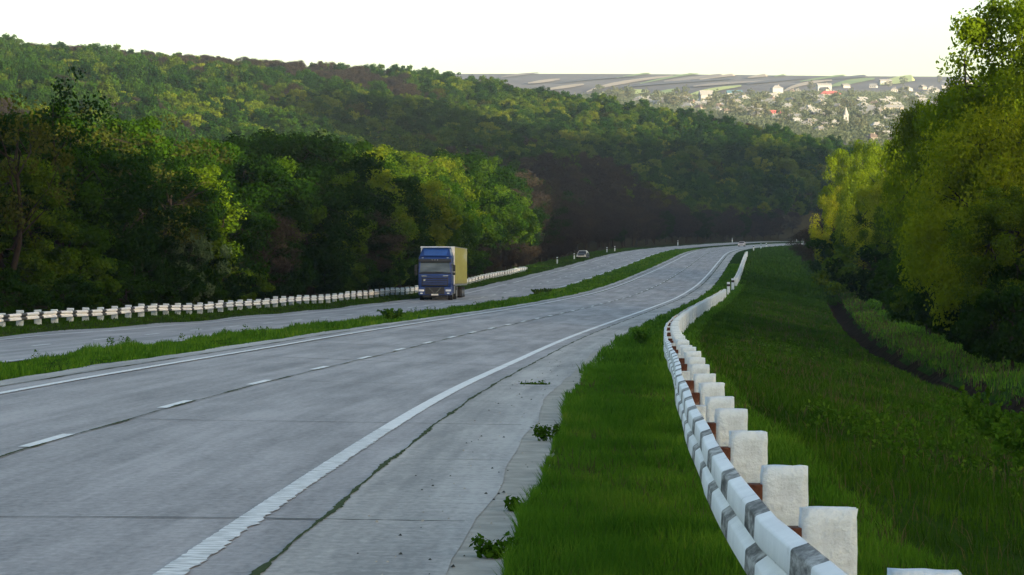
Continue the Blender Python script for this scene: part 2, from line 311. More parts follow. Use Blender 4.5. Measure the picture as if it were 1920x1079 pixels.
# ---------------------------------------------------------------- ground sheet
def build_ground():
    ys = [-760.]; 
    while ys[-1] < 4600: ys.append(ys[-1]+(10 if ys[-1] < -60 else 3 if ys[-1] < 320 else 6 if ys[-1] < 900 else 14 if ys[-1] < 1500 else 40))
    ys = np.array(ys); xo = list(np.arange(-70, 71, 2.5)); st = 3.5
    while xo[-1] < 1700: xo.append(xo[-1]+(min(st, 14) if xo[-1] < 900 else 40)); st *= 1.09
    st = 3.5
    while xo[0] > -1700: xo.insert(0, xo[0]-st); st *= 1.09
    xo = np.array(xo); xc = np.interp(ys, YA, XA); xc = np.where(ys > 700, np.interp(700, YA, XA), xc)-6
    X = xc[:, None]+xo[None]; Y = np.repeat(ys[:, None], len(xo), 1)
    s, t = road_st(X, Y); Z = ground_z(X, Y); t = t.reshape(X.shape); s = s.reshape(X.shape)
    Z = Z-np.where((t > -25) & (t < 19.5) & (s > -98) & (s < 1050), .8, .04)
    cov = np.where(t > 0, .5*sstep((40-t)/14), .25*sstep((t+30)/4)); cov = np.maximum(cov, sstep((Y-1240)/60))
    ny, nx = X.shape; i = np.arange(ny*nx).reshape(ny, nx); F = np.stack([i[:-1, :-1], i[:-1, 1:], i[1:, 1:], i[1:, :-1]], -1).reshape(-1, 4)
    o = link('ground', mesh_np('ground', np.stack([X, Y, Z], -1).reshape(-1, 3), F, M_GROUND, True, attr={'cover': cov.ravel()})); tag(o, kind='structure')
build_ground()
def stations(s0, s1, near=.5, mult=.006):
    out = [s0]
    while out[-1] < s1: out.append(min(s1, out[-1]+max(near, abs(out[-1])*mult)))
    return np.array(out)
SS = stations(-60, 1040, .8)
def ribbon(name, s, ts, mats, lift=0, midx_fn=None, kind='structure', attr=None, skirt=0, edge=None):
    """strip in road coordinates; ts = list of t (numbers or arrays over s)"""
    T = np.stack([np.broadcast_to(np.asarray(t, float), s.shape) for t in ts], 1); S_ = np.repeat(s[:, None], T.shape[1], 1)
    P = pos(S_, T, lift)
    if skirt: P[:, 0, 2] -= skirt; P[:, -1, 2] -= skirt
    n, m = T.shape; i = np.arange(n*m).reshape(n, m); F = np.stack([i[:-1, :-1], i[:-1, 1:], i[1:, 1:], i[1:, :-1]], -1).reshape(-1, 4)
    mi = None
    if midx_fn is not None: mi = midx_fn(((S_[:-1, :-1]+S_[1:, 1:])/2).ravel(), ((T[:-1, :-1]+T[1:, 1:])/2).ravel())
    a = {'cover': attr(S_, T).ravel()} if attr else None
    o = link(name, mesh_np(name, P.reshape(-1, 3), F, mats, True, mi, np.stack([T, S_], -1).reshape(-1, 2), a))
    if kind: o['kind'] = kind
    return o
# grassy corridor beneath and beside the roads
tg = [-28.5, -28, -27, -26, -25, -24, -23, -22.6, -20.5, -13.5, -12.5, -11.5, -10.5, -9.5, -8.6, -7, -3.5, 0, 2.1, 3, 4, 5, 6.5, 8, 9.5, 11, 12.3, 13.3, 14, 14.35, 14.7, 15, 15.3, 15.7, 16.2, 17, 18, 19.5, 21, 22.5, 23]
ribbon('roadside_ground', SS, tg, [M_GROUND, M_DITCH], 0, lambda s, t: ((t > 13.7+.45*np.sin(s*.33)+.3*np.sin(s*.9)) & (t < 15.9+.35*np.sin(s*.41+2))).astype(int), attr=lambda s, t: np.where(t < -22, .3, .5)+0*s, skirt=.7)
def wav(s, a, seed, f=.9):
    r = np.random.default_rng(seed); return a*sum(np.sin(s*f*k+r.uniform(0, 6))/k**.7 for k in (1, 2.3, 5.1, 9.7))/1.6
tA = [-W-.62+0*SS, -6, -5, -4, -3.6, -3, -2, -1, 0, .55]
ribbon('road', SS, tA, M_ASPH, .03)
sE = 2.02+wav(SS, .06, 3, .22)
ribbon('road_shoulder', SS, [.55, 1.0, 1.5, sE-.20+wav(SS, .03, 5, .4)], M_SHOULD, .038)
s_near = stations(2, 300, .12)
ribbon('shoulder_edge_concrete', s_near, [1.62, 2.24-.12*sstep((s_near-60)/60)+wav(s_near, .06, 3, .22)+wav(s_near, .02, 4, 3.)], M_KERB, .033)
ribbon('median_shoulder', SS, [-W-1.35+wav(SS, .15, 6, .35), -W-.62], M_SHOULD, .034)
ribbon('oncoming_road', SS, [-2*W-WM-1.9+wav(SS, .2, 8, .3), -2*W-WM-.6, -17, -W-WM+.1, -W-WM+.7+wav(SS, .15, 9, .4)], M_ASPH, .03)
# road markings: worn edge lines and lane dashes
M_PAINTW = M_PAINT.copy(); M_PAINTW.name = 'flaking_road_paint'
for q in M_PAINTW.node_tree.nodes:
    if q.type == 'MAPPING': q.inputs['Scale'].default_value = (1.3, 10, 1)
    if q.type == 'VALTORGB': q.color_ramp.elements[0].position = .42; q.color_ramp.elements[1].position = .50
def line(name, s, tc, wd, rag, seed, lift=.04):
    r = np.random.default_rng(seed); n = len(s)
    ribbon(name, s, [tc-wd/2+r.normal(0, 1, n)*rag*.3, tc, tc+wd/2+r.normal(0, 1, n)*rag], [M_PAINT, M_PAINTW], lift, (lambda a, b: (a < 34.5).astype(int)) if tc == 0 else None)
sl = stations(2, 1040, .09, .003)
ragR = np.interp(sl, [0, 33, 36, 1000], [.016, .012, .005, .005])
line('road_marking', sl, 0, .20, ragR, 1)
line('road_marking', sl, -W, .16, .008, 2)
line('road_marking', sl, -W-WM, .16, .008, 3)
line('road_marking', sl, -2*W-WM, .16, .008, 4)
def dashes(name, tc, s0, per, ln, wd, s1):
    V, F, U = [], [], []; s = s0
    while s < s1:
        ss = np.linspace(s, s+ln, 6)
        for k, x in enumerate(ss):
            for tt in (tc-wd/2, tc+wd/2): V.append(pos(x, tt, .041)); U.append((tt, x))
        b = len(V)-12; F += [(b+2*k, b+2*k+1, b+2*k+3, b+2*k+2) for k in range(5)]; s += per
    o = link(name, mesh_np(name, np.array(V), np.array(F), M_PAINT, False, None, np.array(U))); o['kind'] = 'structure'
DASH_S = 30.0
dashes('lane_dashes', -3.72, DASH_S-9.2*2, 9.2, 2.5, .15, 900)
dashes('lane_dashes', -17.0, 60, 9.2, 2.5, .15, 900)
# moss-filled slab joints, and cross joints
sm = stations(2, 700, .12, .004)
def moss(t, wd, seed, s=sm):
    r = np.random.default_rng(seed); n = len(s); c = t+wav(s, .02, seed, .7); wv = wd*(.5+.9*r.random(n))*np.clip(.75+wav(s, .8, seed+3, 1.1), .45, 1.5); k = np.maximum(1, s/70)**.6
    ribbon('joint_moss', s, [c-wv*k/2, c, c+wv*k/2], M_MOSS, .043)
moss(.56, .055, 21); moss(-3.62, .04, 22); moss(-W-.62, .05, 23, sm[sm > 20])
V, F = [], []
for k, s in enumerate(np.arange(21.3, 620, 7.4)):
    r = np.random.default_rng(k); 
    for (a, b, wd) in (((-3.6, .55, .02), (.55, 1.7, .025)) if k % 2 == 0 or s > 100 else ((.55, 1.8, .012),)):
        if s > 60: a = -7.4 if r.random() < .5 else a; wd *= .7+s/90*(.4+r.random())
        ts = np.linspace(a, b, 14); off = np.cumsum(r.normal(0, .012, 14)); bI = len(V)
        for tt, o_ in zip(ts, off):
            ww = wd*(.5+r.random()); V.append(pos(s+o_-ww, tt, .0385)); V.append(pos(s+o_+ww, tt, .0385))
        F += [(bI+2*i, bI+2*i+1, bI+2*i+3, bI+2*i+2) for i in range(13)]
r = np.random.default_rng(99)
for k in range(30):
    s, t = 55*(9**r.random()), r.uniform(-6.6, 1.6); a = r.uniform(-.15, .15)+(1.57 if r.random() < .2 else 0); wd = .006+s*.00011; bI = len(V); n_ = 16; L_ = r.uniform(.8, 3.2)*(1+s/60)
    for q in range(n_):
        s += math.sin(a)*L_/n_*1.0; t += math.cos(a)*L_/n_*.5; a += r.normal()*.10; t = min(1.9, max(-6.9, t)); ww = wd*(.4+r.random())
        V.append(pos(s-ww*math.cos(a), t+ww*math.sin(a)*.6, .0405)); V.append(pos(s+ww*math.cos(a), t-ww*math.sin(a)*.6, .0405))
    F += [(bI+2*i, bI+2*i+1, bI+2*i+3, bI+2*i+2) for i in range(n_-1)]
o = link('slab_joints', mesh_np('slab_joints', np.array(V), np.array(F), M_CRACK)); o['kind'] = 'structure'

# ---------------------------------------------------------------- field strips on the far slope (real ground, traced plots)
def ray_ground(px, py, d0=1250, d1=4400):
    D = np.arange(d0, d1, 10.); X = (px-960)/5000*D; z = CAMZ+(520-py)/5000*D; g = base_z(X, D); k = np.argmax(g > z)
    if g[k] <= z[k]: return None
    return X[k], D[k]
M_TAN = rough_mat('stubble_field', (.24, .20, .16), (.34, .29, .23), .02, .95, 0)
M_PALE = rough_mat('pale_soil_field', (.15, .13, .12), (.22, .19, .17), .02, .95, 0)
M_GRN = rough_mat('green_crop_field', (.11, .17, .07), (.19, .24, .09), .02, .95, 0)
M_YEL = rough_mat('bright_crop_field', (.24, .29, .10), (.32, .37, .14), .02, .95, 0)
M_DARKF = rough_mat('ploughed_field', (.065, .066, .082), (.085, .085, .10), .02, .95, 0)
PL = [((1100, 176), (1160, 159), (1262, 145), 4, M_TAN), ((1200, 160), (1265, 146), (1310, 141), 2.5, M_GRN), ((1156, 148.5), (1200, 142), (1240, 138.5), 2, M_GRN),
      ((1245, 155.5), (1330, 146), (1410, 138), 4, M_PALE), ((1312, 152), (1360, 144.5), (1412, 139.5), 3, M_TAN), ((1402, 148.5), (1440, 143), (1500, 137), 3.5, M_TAN),
      ((1452, 146), (1500, 139), (1560, 134.5), 2.5, M_GRN), ((1500, 155.5), (1550, 148), (1600, 141.5), 2.5, M_GRN), ((1465, 178), (1500, 162), (1560, 153), 4, M_TAN),
      ((1558, 165), (1590, 157), (1640, 150), 6, M_GRN), ((1650, 160), (1690, 152), (1745, 145), 9, M_YEL), ((1655, 138), (1690, 135.5), (1730, 132.5), 4, M_YEL),
      ((1290, 183), (1330, 173), (1390, 164), 5, M_YEL), ((1220, 182), (1245, 177), (1268, 171), 6, M_GRN), ((1110, 182), (1160, 178), (1215, 174), 8, M_YEL), ((990, 159), (1020, 155), (1050, 151), 3.5, M_TAN), ((1020, 172), (1060, 166), (1095, 161), 4, M_TAN),
      ((940, 147.5), (970, 143), (1010, 139), 2.5, M_PALE), ((1290, 141), (1340, 138), (1400, 136), 2.2, M_GRN), ((1560, 141), (1600, 137.5), (1640, 135), 2, M_TAN), ((1720, 136), (1745, 134), (1775, 132), 3, M_PALE),
      ((1050, 158), (1120, 150), (1200, 145), 2, M_DARKF), ((1150, 168), (1250, 158), (1380, 150), 3, M_DARKF), ((1400, 160), (1450, 154), (1520, 148), 3, M_DARKF), ((1560, 150), (1620, 145), (1700, 139), 3, M_DARKF), ((1300, 165), (1350, 160), (1440, 154), 3, M_PALE)]
for a, b, c, th, m in PL:
    V = []; n = 16
    for i in range(n+1):
        q = i/n; x = (1-q)**2*a[0]+2*q*(1-q)*(2*b[0]-(a[0]+c[0])/2)+q*q*c[0]; y = (1-q)**2*a[1]+2*q*(1-q)*(2*b[1]-(a[1]+c[1])/2)+q*q*c[1]
        for e in (.5, -.5):
            g = ray_ground(x, y+th*1.5*e*(.35+.65*math.sin(math.pi*min(1, max(.05, q)))))
            if g is None: g = (V[-1][0], V[-1][1]) if V else (0, 3600)
            V.append((g[0], g[1], float(base_z(np.array([g[0]]), np.array([g[1]]))[0])+1.6))
    F = [(2*i, 2*i+1, 2*i+3, 2*i+2) for i in range(n)]
    o = link('field', mesh_np('field', np.array(V), np.array(F), m)); o['kind'] = 'structure'

# ---------------------------------------------------------------- trees
def tube(V, F, pts, rad, n=6):
    pts = [Vector(p) for p in pts]; b = len(V)
    for k, p in enumerate(pts):
        d = (pts[min(k+1, len(pts)-1)]-pts[max(k-1, 0)]).normalized(); a = d.orthogonal().normalized(); c = d.cross(a)
        for i in range(n):
            g = 2*math.pi*i/n; V.append(tuple(p+(a*math.cos(g)+c*math.sin(g))*rad[k]))
    for k in range(len(pts)-1):
        for i in range(n): F.append((b+k*n+i, b+k*n+(i+1) % n, b+(k+1)*n+(i+1) % n, b+(k+1)*n+i))
def leaf_quads(C, size, r, aspect=.6, up=.35, N0=None):
    """C (n,3) leaf centres -> quads with random orientation; N0 = preferred outward directions"""
    n = len(C); a = r.normal(size=(n, 3)); 
    if N0 is not None: a = a*.75+N0*.8
    a[:, 2] += up; a /= np.linalg.norm(a, axis=1)[:, None]
    b = np.cross(a, r.normal(size=(n, 3))); b /= np.linalg.norm(b, axis=1)[:, None]; c = np.cross(a, b)
    s = size*r.uniform(.55, 1.35, n)[:, None]; b = b*s*.5; c = c*s*.5*aspect
    V = np.stack([C-b, C-c*1.0, C+b, C+c*1.0], 1).reshape(-1, 3); return V, np.arange(4*n).reshape(n, 4)
def make_tree(seed, H=12., R=4.2, low=.12, ncl=80, lpc=250, leaf=.2, mleaf=None, clr=(.7, 1.25), spread=1.0, twig=False, trunk_n=7, lean=.5):
    """returns (trunk mesh, crown mesh): trunk with limbs reaching into a crown made of uneven leaf clumps"""
    r = np.random.default_rng(seed); cz = H*(low+1)/2; hz = H*(1-low)/2
    lob = [(r.uniform(0, 6.28), r.uniform(-.6, .9), r.uniform(.15, .38)) for _ in range(7)]
    cen, dirs = [], []
    while len(cen) < ncl:
        d = r.normal(size=3); d /= np.linalg.norm(d); rr = r.uniform(.35, 1)**.45
        k = .80+sum(g*max(0, math.cos(math.atan2(d[1], d[0])-a)*.6+.4-abs(d[2]-e)) for a, e, g in lob)
        q = d*rr*k*np.array([R, R, hz])*.86
        q[:2] *= 1-.28*max(0, d[2])**2
        p = q+np.array([0, 0, cz])
        if p[2] < .25: continue
        cen.append(p); dirs.append(d)
    cen = np.array(cen); dirs = np.array(dirs)
    V, F = [], []; top = np.array([r.normal()*lean, r.normal()*lean, H*.8])
    tp = [np.array([0, 0, -.6]), np.array([r.normal()*.1, r.normal()*.1, H*.18])]+[top*k+r.normal(size=3)*.12 for k in (.4, .6, .8, 1.0)]
    R0 = H*.018; tube(V, F, tp, [R0*1.25, R0, R0*.85, R0*.6, R0*.38, R0*.12], trunk_n)
    limbs = []
    for j in range(9):
        k = r.uniform(.22, .85); s0 = np.array([np.interp(k, [0, .18/.8, 1], [0, tp[1][i], top[i]]) if i < 2 else k*H*.8 for i in range(3)])
        a = r.uniform(0, 6.28); e = np.array([math.cos(a)*R*.62, math.sin(a)*R*.62, 0])+s0+np.array([0, 0, H*r.uniform(.1, .22)])
        m_ = (s0+e)/2+np.array([0, 0, -.2])+r.normal(size=3)*.3; tube(V, F, [s0, m_, e], [R0*.5*(1.1-k*.6), R0*.3, R0*.12], 5); limbs += [m_, e, (m_+e)/2]
    limbs = np.array(limbs+[np.array(p) for p in tp[2:]])
    for c in cen[r.permutation(len(cen))[:int(ncl*.6)]]:
        k = ((limbs-c)**2).sum(1).argmin(); s0 = limbs[k]; m_ = (s0+c)/2+r.normal(size=3)*.25
        tube(V, F, [s0, m_, c], [R0*.14, R0*.09, R0*.03], 3)
    tm = mesh_np('trunk', np.array(V), np.array(F), M_BARK, True)
    C, N0 = [], []
    for c, d in zip(cen, dirs):
        n = int(lpc*r.uniform(.5, 1.4)); rad = r.uniform(*clr)*spread
        g = r.normal(size=(n, 3)); g /= np.linalg.norm(g, axis=1)[:, None]; q = g*(r.random(n)**.45)[:, None]*rad*np.array([1, 1, .72])
        C.append(c+q); N0.append(g)
    C = np.concatenate(C); N0 = np.concatenate(N0); N0 = N0[C[:, 2] > .03]; C = C[C[:, 2] > .03]
    Vl, Fl = leaf_quads(C, leaf, r, .12 if twig else .62, .3, None if twig else N0)
    return tm, mesh_np('crown', Vl, Fl, mleaf or M_LEAF)
PROT = {}
def proto(key, **k): PROT[key] = make_tree(**k), k.get('H', 12.), k.get('R', 4.2)
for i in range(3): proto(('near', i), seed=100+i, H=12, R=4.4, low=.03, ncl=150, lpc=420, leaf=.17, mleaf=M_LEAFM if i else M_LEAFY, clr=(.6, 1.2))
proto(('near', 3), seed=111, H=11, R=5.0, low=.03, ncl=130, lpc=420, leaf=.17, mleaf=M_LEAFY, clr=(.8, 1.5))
for i in range(4): proto(('mid', i), seed=200+i, H=12, R=3.6, low=.02, ncl=95, lpc=260, leaf=.24, mleaf=[M_LEAF, M_LEAFD, M_LEAF, M_LEAFM][i], clr=(.55, 1.15))
for i in range(2): proto(('sparse', i), seed=230+i, H=13, R=3.8, low=.25, ncl=60, lpc=45, leaf=.26, mleaf=M_LEAFD if i else M_OLIVE, clr=(.6, 1.2), trunk_n=8)
for i in range(2): proto(('brown', i), seed=260+i, H=11, R=3.3, low=.05, ncl=90, lpc=120, leaf=.5, mleaf=M_BROWN, twig=True, clr=(.7, 1.2))
for i in range(3): proto(('bush', i), seed=300+i, H=4, R=2.4, low=.0, ncl=45, lpc=150, leaf=.24, mleaf=[M_LEAFD, M_LEAF, M_LEAF][i], clr=(.35, .7))
proto(('paleb', 0), seed=320, H=5, R=2.4, low=.0, ncl=50, lpc=130, leaf=.2, mleaf=M_BLOSSOM, clr=(.35, .7))
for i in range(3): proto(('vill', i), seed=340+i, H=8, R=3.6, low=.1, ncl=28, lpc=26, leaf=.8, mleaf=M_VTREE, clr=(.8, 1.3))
def tree(key, x, y, H, Rw=None, name='tree', label='', cat='tree', group=None, z=None, rot=None):
    (tm, cm), H0, R0 = PROT[key]; sz = H/H0; sx = (Rw/R0) if Rw else sz**.7
    r = empty(name, (x, y, (gz(x, y) if z is None else z)-.05), rng.uniform(0, 6.28) if rot is None else rot, (sx, sx, sz))
    tag(r, label, cat, group); link('trunk', tm, r); link('crown', cm, r); return r
# left forest edge along the oncoming road: rows of individual trees; heights follow the real tree line
TOPX = [-400, 0, 60, 120, 200, 260, 330, 400, 500, 560, 620, 700, 780, 860, 930, 1000, 1060, 1150, 1300, 1500, 1600]
TOPY = [150, 172, 158, 165, 185, 190, 222, 225, 212, 228, 243, 252, 264, 266, 290, 318, 345, 362, 375, 385, 390]
def px_of(p): return 960+5000*p[0]/p[1]
nt_ = 0
def leftrow(tt, s0, s1, step, hf, mix, lab):
    global nt_
    s = s0
    while s < s1:
        t = tt+rng.uniform(-1.6, 1.6); p = pos(s, t); x, y = p[0], p[1]; px = px_of(p); g = gz(x, y)
        ty = np.interp(px, TOPX, TOPY)+rng.uniform(-8, 14); H = (CAMZ+(520-ty)/5000*y-g)*hf
        H = max(4, min(20, H))*(.85 if px > 948 else 1)
        u = rng.random(); brown = px > 948 or (px > 440 and px < 520 and rng.random() < .3 and hf < .9)
        key = mix(px, u, brown)
        hue = {('mid', 0): 'mid-green leafy', ('mid', 1): 'dark green leafy', ('mid', 2): 'green leafy', ('mid', 3): 'yellow-green leafy', ('sparse', 0): 'thin olive', ('sparse', 1): 'thin dark', ('brown', 0): 'brown leafless', ('brown', 1): 'greyish brown leafless'}[key]
        lb = '# %s tree from the left, %s row of the left forest edge' % (hue, lab)
        gr = {'mid': 'leafy trees of the left forest edge', 'sparse': 'thin-leaved trees of the left forest edge', 'brown': 'brown leafless trees along the far bend'}[key[0]]
        counted(tree(key, x, y, H, max(2.6, H*.33)*rng.uniform(.85, 1.2), 'tree', lb, 'tree', gr, g), lb); nt_ += 1
        s += step*(1+s/900)*rng.uniform(.75, 1.25)
def mixA(px, u, brown):
    if brown: return ('brown', int(u*2)) if rng.random() < .82 else ('mid', 1)
    if px < 330 and u < .45: return ('sparse', int(rng.random()*2))
    if 440 < px < 900 and u < .35: return ('mid', 3)
    return ('mid', int(rng.random()*3))
leftrow(-31.5, 104, 930, 5.0, .84, mixA, 'front')
leftrow(-37, 108, 960, 5.2, 1.0, mixA, 'second')
# scrub in front of the forest
s = 104
while s < 500:
    p = pos(s, -28.2+rng.uniform(-.9, .5)); px = px_of(p); k = ('bush', int(rng.integers(3))) if px < 900 else ('brown', int(rng.integers(2)))
    H = rng.uniform(2.2, 4.6)*(1 if px < 1000 else .8)
    if k[0] == 'bush': counted(tree(k, p[0], p[1], H, rng.uniform(1.6, 2.6), 'shrub', '', 'shrub', 'dark green shrubs along the left forest foot', p[2]), '# dark green shrub from the left at the forest foot behind the far guardrail')
    else: counted(tree(k, p[0], p[1], H*1.2, rng.uniform(1.6, 2.4), 'shrub', '', 'shrub', 'brown shrubs beyond the truck', p[2]), '# brown leafless shrub from the left at the forest foot beyond the truck')
    s += rng.uniform(3.6, 5.6)*(1+s/500)
def at_px(px, D, label, key, topy, Rw, name='tree', cat='tree', group=None):
    x = world_from(px, D); g = gz(x, D); return tree(key, x, D, CAMZ+(520-topy)/5000*D-g, Rw, name, label, cat, group, g)
at_px(355, 173, 'pale whitish-leaved bush in front of the dark forest behind the far guardrail', ('paleb', 0), 425, 1.9, 'bush', 'bush')
at_px(495, 199, 'brown rounded budding bush before the dark forest, between the pale bush and the truck', ('brown', 0), 378, 2.6, 'bush', 'bush')
at_px(675, 244, 'brown leafless thicket just left of the truck at the forest foot', ('brown', 1), 405, 3.4, 'bush', 'bush')
at_px(110, 146, 'tall dark tree with bare limbs standing out of the left forest edge', ('sparse', 1), 128, 3.6)
at_px(25, 134, 'dark half-bare tree at the very left edge of the forest', ('sparse', 0), 150, 2.8)
# right-hand trees beyond the ditch
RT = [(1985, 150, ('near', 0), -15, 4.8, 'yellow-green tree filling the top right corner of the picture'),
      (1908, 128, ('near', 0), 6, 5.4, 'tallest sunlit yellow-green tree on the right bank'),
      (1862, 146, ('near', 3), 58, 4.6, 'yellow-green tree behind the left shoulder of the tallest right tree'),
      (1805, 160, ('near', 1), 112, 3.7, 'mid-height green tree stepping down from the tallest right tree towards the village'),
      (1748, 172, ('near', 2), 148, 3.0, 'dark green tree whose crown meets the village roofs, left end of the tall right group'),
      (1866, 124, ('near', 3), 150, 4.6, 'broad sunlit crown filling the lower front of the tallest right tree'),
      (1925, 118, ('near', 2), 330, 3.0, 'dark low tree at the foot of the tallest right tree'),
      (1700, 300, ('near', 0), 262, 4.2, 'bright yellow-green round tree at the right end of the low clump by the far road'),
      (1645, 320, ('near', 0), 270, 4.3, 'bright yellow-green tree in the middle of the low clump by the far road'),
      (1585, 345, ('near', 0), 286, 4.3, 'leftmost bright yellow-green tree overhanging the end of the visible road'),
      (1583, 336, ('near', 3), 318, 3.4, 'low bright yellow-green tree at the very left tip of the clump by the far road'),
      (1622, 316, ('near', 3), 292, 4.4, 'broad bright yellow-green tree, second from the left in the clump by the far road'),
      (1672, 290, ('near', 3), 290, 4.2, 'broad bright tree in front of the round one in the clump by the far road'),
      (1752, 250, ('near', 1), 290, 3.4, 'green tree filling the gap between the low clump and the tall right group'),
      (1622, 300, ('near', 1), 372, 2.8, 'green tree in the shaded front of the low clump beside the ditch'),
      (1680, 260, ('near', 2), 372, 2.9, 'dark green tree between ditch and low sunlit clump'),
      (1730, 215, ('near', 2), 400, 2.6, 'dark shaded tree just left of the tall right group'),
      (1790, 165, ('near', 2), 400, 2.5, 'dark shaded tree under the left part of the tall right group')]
for px, D, key, ty, Rw, lb in RT: at_px(px, D, lb, key, ty, Rw)
for px, D, ty, k in [(1880, 118, 470, 0), (1830, 132, 500, 1), (1790, 150, 495, 0), (1740, 175, 480, 2), (1700, 205, 470, 1), (1655, 250, 450, 0), (1615, 290, 440, 2), (1590, 330, 430, 1), (1760, 165, 470, 1), (1900, 112, 520, 2), (1850, 124, 540, 0)]:
    counted(at_px(px, D, '', ('bush', k), ty, D*.0125+.6, 'shrub', 'shrub', 'shrubs under the right-hand trees'), '# dark green shrub from the left under the right-hand trees beyond the ditch')
for px, D, ty in [(1548, 420, 405), (1525, 460, 415), (1562, 390, 425), (1540, 480, 400), (1505, 560, 425), (1580, 520, 380), (1555, 600, 385)]:
    q_ = at_px(px, D, '', ('brown', int(rng.integers(2))), ty, 2.6, 'shrub', 'shrub', 'brown shrubs at the end of the visible road'); counted(q_, '# brown leafless shrub from the left where the road goes behind the right-hand trees')

# ---------------------------------------------------------------- far-off wood covering the hill (one mass)
def scatter_wood():
    protos = []
    for i, (mat, tw, H, R) in enumerate([(M_HILL, False, 10, 3.5), (M_HILL, False, 11, 3.2), (M_HILL, False, 9, 3.8), (M_BROWN, True, 10, 3.5), (M_OLIVE, False, 10, 3.4), (M_HILLY, False, 10, 3.6)]):
        tm, cm = make_tree(400+i, H=H, R=R, low=.12, ncl=52, lpc=60 if not tw else 80, leaf=.5 if not tw else .8, mleaf=mat, twig=tw, clr=(.7, 1.2), trunk_n=4)
        cm.name = 'wood_crown'; protos.append(bpy.data.objects.new('wood_crown', cm))
    n = 90000; D = np.sqrt(rng.uniform(140**2, 1190**2, n)); a = rng.uniform(-.245, .20, n); X = a*D
    s, t = road_st(X, D); ok = (t < -40.5)
    X, D = X[ok], D[ok]
    cell = {}; keep = []
    for i in range(len(X)):                                   # keep trees 4.4 m apart
        k = (int(X[i]//5.5), int((D[i]+(int(X[i]//5.5)%2)*2.7)//5.5))
        if k in cell: continue
        cell[k] = 1; keep.append(i)
    X, D = X[keep], D[keep]; t_k = t[ok][keep]; Z = ground_z(X, D)
    # species patches
    pn = np.sin(X*.021+1)*np.cos(D*.013)+.7*np.sin(X*.05+D*.032+2)+.5*np.sin(X*.011-D*.041)+rng.normal(0, .45, len(X))
    kind = rng.integers(0, 3, len(X)); kind = np.where(rng.random(len(X)) < .20, 5, kind)
    br = pn-.9*(Z > 55)-.9*((D < 780) & (X > 20))
    kind = np.where(br < -1.25, 3, kind); kind = np.where((br >= -1.25) & (br < -1.0), 4, kind)
    kind = np.where((X > 15) & (D < 790) & (rng.random(len(X)) < .85), 3, kind)
    sc = rng.uniform(.58, 1.12, len(X))*np.where(t_k > -60, 1.15, 1); V = np.stack([X, D, Z-.3], 1)
    me = mesh_np('hill_forest', V, np.zeros((0, 4), int), M_HILL, attr={'knd': kind, 'scl': sc, 'rot': rng.uniform(0, 6.28, len(X))})
    o = link('hill_forest', me); tag(o, 'spring forest of green and brown treetops covering the whole hillside behind the road', 'forest', kind='stuff')
    ng = bpy.data.node_groups.new('wood', 'GeometryNodeTree'); ng.interface.new_socket('Geometry', in_out='INPUT', socket_type='NodeSocketGeometry'); ng.interface.new_socket('Geometry', in_out='OUTPUT', socket_type='NodeSocketGeometry')
    N, L = ng.nodes, ng.links; gi = N.new('NodeGroupInput'); go = N.new('NodeGroupOutput'); jn = N.new('GeometryNodeJoinGeometry')
    def attr(nm):
        q = N.new('GeometryNodeInputNamedAttribute'); q.data_type = 'FLOAT'; q.inputs[0].default_value = nm; return q.outputs[0]
    ak, asc, ar = attr('knd'), attr('scl'), attr('rot'); cx = N.new('ShaderNodeCombineXYZ'); L.new(ar, cx.inputs[2])
    for i, p in enumerate(protos):
        cp = N.new('FunctionNodeCompare'); cp.data_type = 'FLOAT'; cp.operation = 'EQUAL'; L.new(ak, cp.inputs[0]); cp.inputs[1].default_value = i; cp.inputs[12].default_value = .1
        oi = N.new('GeometryNodeObjectInfo'); oi.inputs[0].default_value = p; oi.inputs[1].default_value = True
        ip = N.new('GeometryNodeInstanceOnPoints'); L.new(gi.outputs[0], ip.inputs['Points']); L.new(cp.outputs[0], ip.inputs['Selection']); L.new(oi.outputs['Geometry'], ip.inputs['Instance'])
        L.new(cx.outputs[0], ip.inputs['Rotation']); L.new(asc, ip.inputs['Scale']); L.new(ip.outputs[0], jn.inputs[0])
    L.new(jn.outputs[0], go.inputs[0]); md = o.modifiers.new('wood', 'NODES'); md.node_group = ng
    print('WOOD', len(X), 'LEFT TREES', nt_)
scatter_wood()

# ---------------------------------------------------------------- guardrails
def rough_post(seed, wd=.29, dp=.15, h=1.15):
    r = np.random.default_rng(seed); nx, ny, nz = 6, 3, 16; V, F = [], []; idx = {}
    def vid(i, j, k):
        if (i, j, k) not in idx:
            x, y, z = (i/nx-.5)*wd, (j/ny-.5)*dp, k/nz*h-h
            e = (i in (0, nx))+(j in (0, ny))+(k == nz)
            if e >= 2: x *= .955; y *= .90; z -= .006*(k == nz)
            x += r.normal()*.0022*(2 if e > 1 else 1); y += r.normal()*.002; z += r.normal()*.002*(k == nz)
            if e >= 2 and r.random() < .10: x *= .95; z -= .012*(k == nz)
            idx[(i, j, k)] = len(V); V.append((x, y, z))
        return idx[(i, j, k)]
    for k in range(nz):
        for i in range(nx):
            F.append((vid(i, 0, k), vid(i+1, 0, k), vid(i+1, 0, k+1), vid(i, 0, k+1))); F.append((vid(i+1, ny, k), vid(i, ny, k), vid(i, ny, k+1), vid(i+1, ny, k+1)))
        for j in range(ny):
            F.append((vid(0, j+1, k), vid(0, j, k), vid(0, j, k+1), vid(0, j+1, k+1))); F.append((vid(nx, j, k), vid(nx, j+1, k), vid(nx, j+1, k+1), vid(nx, j, k+1)))
    for i in range(nx):
        for j in range(ny): F.append((vid(i, j, nz), vid(i+1, j, nz), vid(i+1, j+1, nz), vid(i, j+1, nz)))
    return mesh_np('post', np.array(V), np.array(F), M_WHITE, False)
POSTS = [rough_post(50+i) for i in range(5)]
